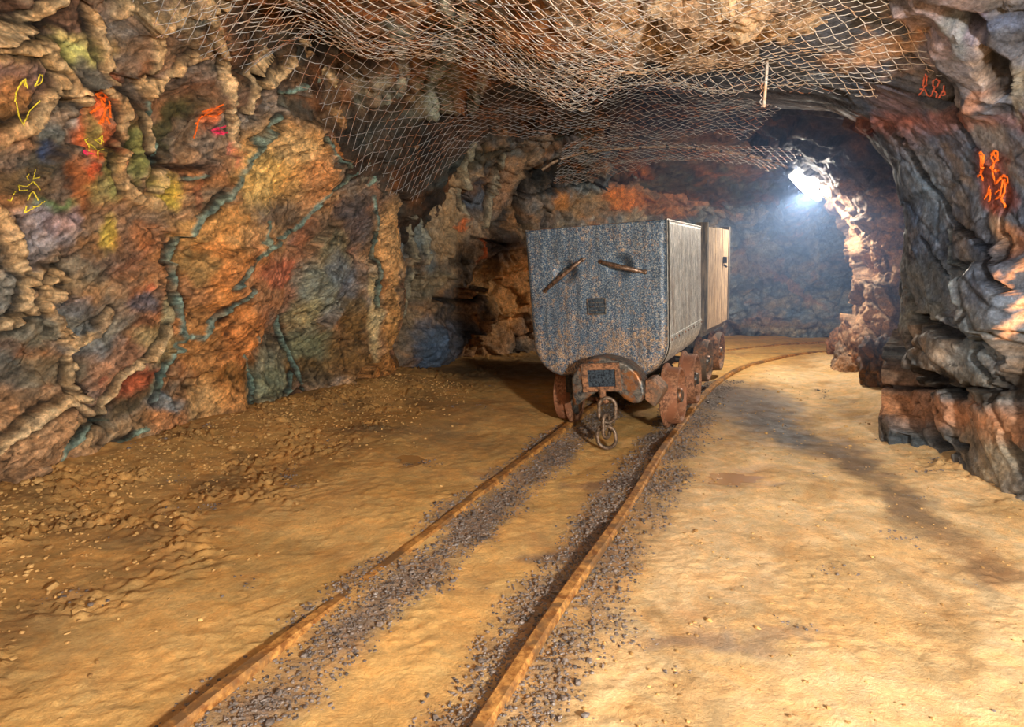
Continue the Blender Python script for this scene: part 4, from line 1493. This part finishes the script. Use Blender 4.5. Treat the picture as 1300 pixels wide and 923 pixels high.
GN = 'chain-link nets under the mine roof'
edge_near = lambda P_, u, v: (v < 3.68 + .05 * np.sin(u * 9)) & (v < 3.72 - np.clip(u - 1.0, 0, 9) * .5 + .03 * np.sin(u * 23)) & (u > .12 + (v - 2.6) * .15) & (u < 1.95 - .35 * np.clip(v - 2.7, 0, 1) + .05 * np.sin(v * 19))
net('wire_netting', M['wire'], fn_near, -.1, 2.2, 1.7, 3.8, .040, .038, .0017, 'bright chain-link netting sagging below the pale rock at the top edge, nearest of the nets', edge_near, GN)


def fn_mid(u, v):
    zc = ceil_h(u, v)
    wl_x = np.interp(v, [1.5, 2.6, 3.4, 4.1, 4.7, 5.3, 6.2], [-1.9, -1.62, -1.35, -1.15, -.95, -.7, -.35])
    z = zc - .13 + sagn(u, v, 1.7, .07, 13.1) + sagn(u, v, 5, .02, 18.1) - .55 * np.clip(-1.0 - u, 0, 1)
    return np.stack([u, v, z], 1)


def keep_mid(P_, u, v):
    lx = np.interp(v, [2.0, 2.8, 3.4, 4.1, 4.8, 5.4, 6.1], [-1.35, -1.42, -1.38, -1.22, -1.0, -.78, -.38])
    return (u > lx + .03 * np.sin(v * 17)) & (v < 5.55 + .06 * np.sin(u * 11)) & (u < 1.9) & ~((v < 3.5) & (u > .5))


net('wire_netting', M['wire_dim'], fn_mid, -1.6, 1.9, 1.9, 5.98, .046, .042, .0017, 'long rusty chain-link netting draped over the left and middle roof behind the nearest net', keep_mid, GN)


def fn_mid2(u, v):
    p = fn_mid(u, v)
    p[:, 2] -= .05 + sagn(u, v, 2.3, .03, 23.1)
    p[:, 0] += .02
    return p


net('wire_netting', M['wire'], fn_mid2, -1.25, .55, 1.9, 4.2, .050, .046, .0016, 'pale chain-link netting with wide open cells over the dark gap at upper left', lambda P_, u, v: (u > -1.2 + .25 * np.sin(v * 2)) & (u < .45 + .1 * np.sin(v * 7)) & (v < 4.0 + .3 * np.sin(u * 3)), GN)


# arch cable and far net
arch_px = [(688, 216), (705, 205), (735, 195), (780, 189), (850, 186), (905, 190), (950, 197), (985, 206), (1003, 214)]
AP = [W(a, b, 6.1) for a, b in arch_px]
_, AC = interp_spline(AP, .03)
cab = MB()
cab.tube([tuple(p) for p in AC], .013, 8)
cable = cab.build('arch_cable', M['cable'], None, smooth=True)
tag(cable, 'thin steel cable bowed across the low arch, holding the far net', 'cable')
for q in range(6, len(AC) - 1, 8):
    d = AC[min(q + 1, len(AC) - 1)] - AC[q - 1]
    d /= np.linalg.norm(d)
    mb = MB()
    mb.tube([tuple(AC[q] - d * .012), tuple(AC[q] + d * .012)], .017, 8)
    mb.build('cable_clip', M['dark_steel'], cable)


def fn_far(u, v):
    x0 = u
    zt = np.interp(u, AC[:, 0], AC[:, 2])
    d = v - 6.1
    z = zt - .01 - np.clip(d, 0, 9) * (.10 + .06 * np.sin(u * 2.2)) + sagn(u, v, 2.6, .05, 31.1) * sstep(0, .3, d)
    z = z + np.clip(-d, 0, 9) * .10
    return np.stack([x0, v, z], 1)


net('wire_netting', M['wire_dim'], fn_far, AC[0, 0] + .15, AC[-1, 0] - .02, 5.55, 7.15, .044, .044, .0022, 'fine rusty netting behind the bowed cable at the low arch near the lamp', lambda P_, u, v: (v < 6.75 + .3 * np.sin(u * 2.1)) & (v > 5.75 - .2 * np.sin(u * 3)), GN)

# hanging bolt
T0, T1 = W(975, 46, 3.45), W(970, 136, 3.45)
mb = MB()
mb.tube([tuple(T0 + np.array([0, 0, .06])), tuple(T0), tuple(T0 * .5 + T1 * .5 + np.array([.004, 0, 0])), tuple(T1)], .0075, 10)
rod = mb.build('hanging_rod', M['wire'], None, smooth=True)
tag(rod, 'thin bright steel rod hanging from the roof beside the end of the near net', 'rod')
mb = MB()
pts = []
for t in np.linspace(0, 1, 60):
    p = T0 * (1 - t) + T1 * t
    pts.append((p[0] - .016 + .006 * math.sin(t * 60), p[1] + .006 * math.cos(t * 60), p[2]))
pts.append((T1[0] + .02, T1[1], T1[2] + .008))
mb.tube(pts, .0022, 6)
mb.build('twisted_wire', M['wire_dim'], rod, smooth=True)

# ------------------------------------------------------------------ lamp
LA, LB = W(1008, 219, 6.12), W(1040, 252, 6.12)
lamp = empty('mine_lamp', tuple((LA + LB) / 2))
tag(lamp, 'glowing tube lamp slung under the low roof at the mouth of the right-hand bend', 'lamp')
o_ = (LA + LB) / 2
n_ = NT('lamp_glow')
n_.t.nodes.remove(n_.b)
em = n_.n('ShaderNodeEmission')
em.inputs[0].default_value = (1, .95, .88, 1)
em.inputs[1].default_value = 115
n_.l(em.outputs[0], n_.out.inputs[0])
M['glow'] = n_.m
mb = MB()
mb.tube([tuple(LA - o_), tuple(LA * .66 + LB * .34 - o_), tuple(LA * .33 + LB * .67 - o_), tuple(LB - o_)], [.055, .062, .055, .030], 16)
mb.build('lamp_tube', M['glow'], lamp, smooth=True)
d = (LB - LA) / np.linalg.norm(LB - LA)
mb = MB()
mb.tube([tuple(LA - o_ - d * .07), tuple(LA - o_ - d * .005)], .045, 14)
mb.build('lamp_end', M['black'], lamp, smooth=True)
mb = MB()
mb.tube([tuple(LB - o_ + d * .005), tuple(LB - o_ + d * .03)], .034, 14)
mb.build('lamp_end', M['black'], lamp, smooth=True)
mb = MB()
top = LA - o_ - d * .04
mb.tube([tuple(top), tuple(top + np.array([-.05, -.02, .12])), tuple(top + np.array([-.09, -.05, .36]))], .006, 8)
mb.build('lamp_cord', M['black'], lamp, smooth=True)

# ------------------------------------------------------------------ loose rocks
def boulder(loc, size, seed, cols, label, group=None, rot=0):
    bm = bmesh.new()
    bmesh.ops.create_icosphere(bm, subdivisions=5, radius=1)
    V = np.array([v.co[:] for v in bm.verts])
    fc, e, r = facets(V + seed * 3.1, 1.6, seed, 1.3)
    f2, e2_, r_ = facets(V + seed * 3.1, 4.5, seed + 5, 1.1)
    D = 1 + fc * .35 + f2 * .35 + fbm(V * 5, 4, seed=seed) * .06 - np.exp(-(e2_ / .06) ** 2) * .02
    V = V * D[:, None] * np.array(size)
    c, s_ = math.cos(rot), math.sin(rot)
    V = np.stack([V[:, 0] * c - V[:, 1] * s_, V[:, 0] * s_ + V[:, 1] * c, V[:, 2]], 1)
    Fc = np.array([[v.index for v in f.verts] for f in bm.faces])
    bm.free()
    C = palette_field(V, [(q, 1) for q in cols], 6 / max(size), seed)
    o = mesh_from('rock', V, Fc, M['rock'], None, True, np.concatenate([C, np.ones((len(V), 1)) * .9], 1))
    o.location = loc
    tag(o, label, 'rock', group)
    return o


g = G(1068, 452)
boulder((g[0] + .02, g[1] + .08, .10), (.13, .13, .17), 3.0, [(150, 104, 70), (110, 80, 60)], 'squat brown rock at the foot of the pale buttress below the lamp')
g = G(1118, 505)
boulder((g[0] + .12, g[1] + .25, .16), (.13, .18, .24), 7.0, [(120, 84, 60), (76, 66, 62), (60, 62, 70)], 'tall dark brown rock leaning in the dark niche left of the right wall')
g = G(1092, 480)
boulder((g[0] + .17, g[1] + .15, .12), (.16, .16, .2), 9.0, [(150, 104, 66), (96, 76, 60)], 'low brown rock behind the tall leaning rock in the niche')

# ------------------------------------------------------------------ painted and chalked marks: thin strokes lying on the rock
from mathutils.bvhtree import BVHTree


def bvh_of(o):
    return BVHTree.FromPolygons([v.co[:] for v in o.data.vertices], [p.vertices[:] for p in o.data.polygons])


def bvh_patch(p):
    V = p.points()
    Fq = grid_faces(p.n, p.m, p.flip)
    ok = (V[:, 1] > 1.0)
    Fq = Fq[ok[Fq].all(1)]
    return BVHTree.FromPolygons(V.tolist(), Fq.tolist())


BL, BR = bvh_patch(wl), bvh_patch(wr)


def marks(name, bvh, parent, mat, strokes, w):
    mb = MB()
    for pts in strokes:
        S = []
        for (x0, y0), (x1, y1) in zip(pts[:-1], pts[1:]):
            m_ = max(2, int(math.hypot(x1 - x0, y1 - y0) / 1.5))
            for t in np.linspace(0, 1, m_, endpoint=False):
                S.append((x0 + (x1 - x0) * t, y0 + (y1 - y0) * t))
        S.append(pts[-1])
        H = []
        for (x, y) in S:
            h, nn, _, _ = bvh.ray_cast(Vector((0, 0, CH)), Vector(ray(x, y)).normalized())
            if h is not None:
                if nn.dot(Vector(ray(x, y))) > 0:
                    nn = -nn
                H.append((h, nn))
        if len(H) < 2:
            continue
        V = []
        for i in range(len(H)):
            t = H[min(i + 1, len(H) - 1)][0] - H[max(i - 1, 0)][0]
            if t.length < 1e-6:
                t = Vector((0, 0, 1))
            sd = t.normalized().cross(H[i][1]).normalized()
            ww = w * random.uniform(.6, 1.15) / 2
            c = H[i][0]
            off = H[i][1] * .004
            V += [c + off - sd * ww, c + off * 1.5, c + off + sd * ww]
        Fc = []
        for i in range(len(H) - 1):
            Fc += [(3 * i, 3 * i + 1, 3 * i + 4, 3 * i + 3), (3 * i + 1, 3 * i + 2, 3 * i + 5, 3 * i + 4)]
        mb.add(V, Fc)
    if mb.V:
        o = mb.build(name, mat, parent)
        return o


Y = [[(46, 216), (43, 228), (52, 226)], [(43, 231), (35, 238), (24, 236), (26, 243), (36, 242)], [(43, 231), (50, 240)], [(41, 242), (34, 254)], [(41, 242), (48, 254)], [(20, 244), (15, 255), (11, 254)], [(33, 262), (30, 270), (56, 256)], [(38, 222), (34, 226), (38, 230)], [(40, 262), (50, 262)]]
marks('chalk_drawing', BL, wall_left, M['p_yellow'], Y, .0055)
Y = [[(112, 182), (118, 186), (124, 192), (133, 190)], [(124, 192), (123, 202)], [(112, 184), (108, 178), (112, 176)], [(119, 178), (126, 176), (130, 173), (128, 183), (120, 178)], [(113, 185), (113, 192)], [(126, 176), (131, 180)]]
marks('chalk_drawing', BL, wall_left, M['p_yellow'], Y, .0055)
Y = [[(18, 128), (22, 112), (28, 104), (32, 100), (34, 112)], [(20, 130), (24, 148), (30, 160)], [(30, 158), (38, 142), (52, 128)], [(44, 110), (50, 95), (54, 94), (52, 104), (46, 108)], [(30, 104), (32, 110)]]
marks('chalk_drawing', BL, wall_left, M['p_yellow'], Y, .006)
Y = [[(122, 120), (130, 116), (136, 122), (128, 126), (124, 122)], [(128, 126), (133, 140), (130, 156)], [(133, 132), (122, 138), (114, 144)], [(133, 140), (140, 132)], [(130, 148), (126, 158)], [(134, 148), (139, 158)], [(124, 122), (132, 128), (134, 120)], [(138, 128), (140, 150)]]
marks('painted_figure', BL, wall_left, M['p_orange'], Y, .013)
Y = [[(248, 158), (256, 148), (266, 142), (276, 136), (284, 132)], [(252, 152), (250, 164), (246, 176)], [(262, 146), (272, 148), (282, 142)], [(256, 142), (270, 138)]]
marks('painted_figure', BL, wall_left, M['p_orange'], Y, .009)
marks('painted_figure', BL, wall_left, M['p_pink'], [[(268, 166), (278, 162), (286, 160)], [(270, 168), (280, 170), (290, 168)], [(276, 162), (284, 172)]], .011)
marks('painted_figure', BL, wall_left, M['p_pink'], [[(104, 190), (112, 194), (120, 197)], [(106, 193), (112, 198)]], .009)
O = [[(1244, 195), (1246, 193), (1249, 196), (1249, 208), (1246, 222)], [(1246, 196), (1246, 220)], [(1248, 200), (1247, 214)], [(1247, 222), (1249, 230)], [(1246, 221), (1242, 224)], [(1259, 196), (1264, 191), (1268, 193), (1267, 202), (1263, 206), (1259, 200), (1262, 193), (1265, 200)], [(1263, 206), (1260, 215), (1263, 226), (1265, 234)], [(1258, 212), (1262, 217), (1270, 216)], [(1266, 232), (1271, 226), (1275, 222), (1280, 225), (1281, 231), (1276, 236)], [(1274, 226), (1272, 240), (1270, 250)], [(1277, 226), (1276, 244), (1272, 252)], [(1270, 250), (1264, 253)], [(1272, 252), (1276, 263)], [(1270, 240), (1264, 246)], [(1257, 236), (1255, 246), (1251, 253)], [(1258, 240), (1258, 252), (1256, 256)], [(1254, 247), (1260, 246)]]
marks('painted_figure', BR, wall_right, M['p_orange'], O, .013)
R_ = [[(1174, 96), (1172, 108), (1176, 108), (1177, 96), (1174, 93)], [(1174, 108), (1172, 114), (1167, 120)], [(1174, 112), (1178, 120), (1184, 123)], [(1188, 100), (1192, 103), (1190, 110), (1185, 108), (1185, 102), (1189, 99)], [(1187, 110), (1184, 118), (1181, 123)], [(1186, 114), (1190, 118), (1189, 123)], [(1198, 112), (1200, 120), (1194, 120)], [(1198, 108), (1197, 116), (1192, 124)], [(1168, 112), (1173, 113)]]
marks('painted_figure', BR, wall_right, M['p_red'], R_, .008)


# ------------------------------------------------------------------ lights
def light(name, kind, loc, power, col, size=.1, aim=None, spot=None, blend=.5):
    l = bpy.data.lights.new(name, kind)
    l.energy = power
    l.color = col
    if kind == 'AREA':
        l.size = size
    else:
        l.shadow_soft_size = size
    if kind == 'SPOT':
        l.spot_size = math.radians(spot)
        l.spot_blend = blend
    o = bpy.data.objects.new(name, l)
    COL.objects.link(o)
    o.location = loc
    if aim is not None:
        o.rotation_euler = (Vector(aim) - Vector(loc)).to_track_quat('-Z', 'Y').to_euler()
    return o


lc = (LA + LB) / 2
light('tube_lamp_light', 'SPOT', (lc[0] - .06, lc[1] - .08, lc[2] - .08), 105, (1, .92, .82), .05, (lc[0] - .05, lc[1] - .3, lc[2] - 1.8), 168, .4)
light('gallery_lamp', 'POINT', (1.45, -.9, 1.2), 1000, (1, .95, .86), .12)
light('right_wall_fill', 'SPOT', (-1.5, 1.2, 1.75), 260, (1, .95, .88), .08, (2.2, 3.0, .7), 42, .6)  # unseen spot added to brighten the right wall and its foot
# blue haze hanging in the bend round the lamp
mb = MB()
mb.box((2.0, 5.35, 1.35), (2.6, 3.4, 1.9))
n_ = NT('haze')
n_.t.nodes.remove(n_.b)
vs = n_.n('ShaderNodeVolumeScatter')
vs.inputs['Color'].default_value = (.35, .55, 1, 1)
vs.inputs['Density'].default_value = .085
vs.inputs['Anisotropy'].default_value = .35
n_.l(vs.outputs[0], n_.out.inputs['Volume'])
hz = mb.build('haze', n_.m)
tag(hz, 'thin blue haze hanging round the lamp in the bend', 'haze', kind='stuff')
light('shadow_fill', 'POINT', (-.2, -.6, 1.9), 50, (1, .93, .84), .25)  # unseen weak fill added to soften the shadows by the cart
w = bpy.data.worlds.new('world')
SC.world = w
w.use_nodes = True
w.node_tree.nodes['Background'].inputs[0].default_value = (.55, .62, .8, 1)
w.node_tree.nodes['Background'].inputs[1].default_value = .02
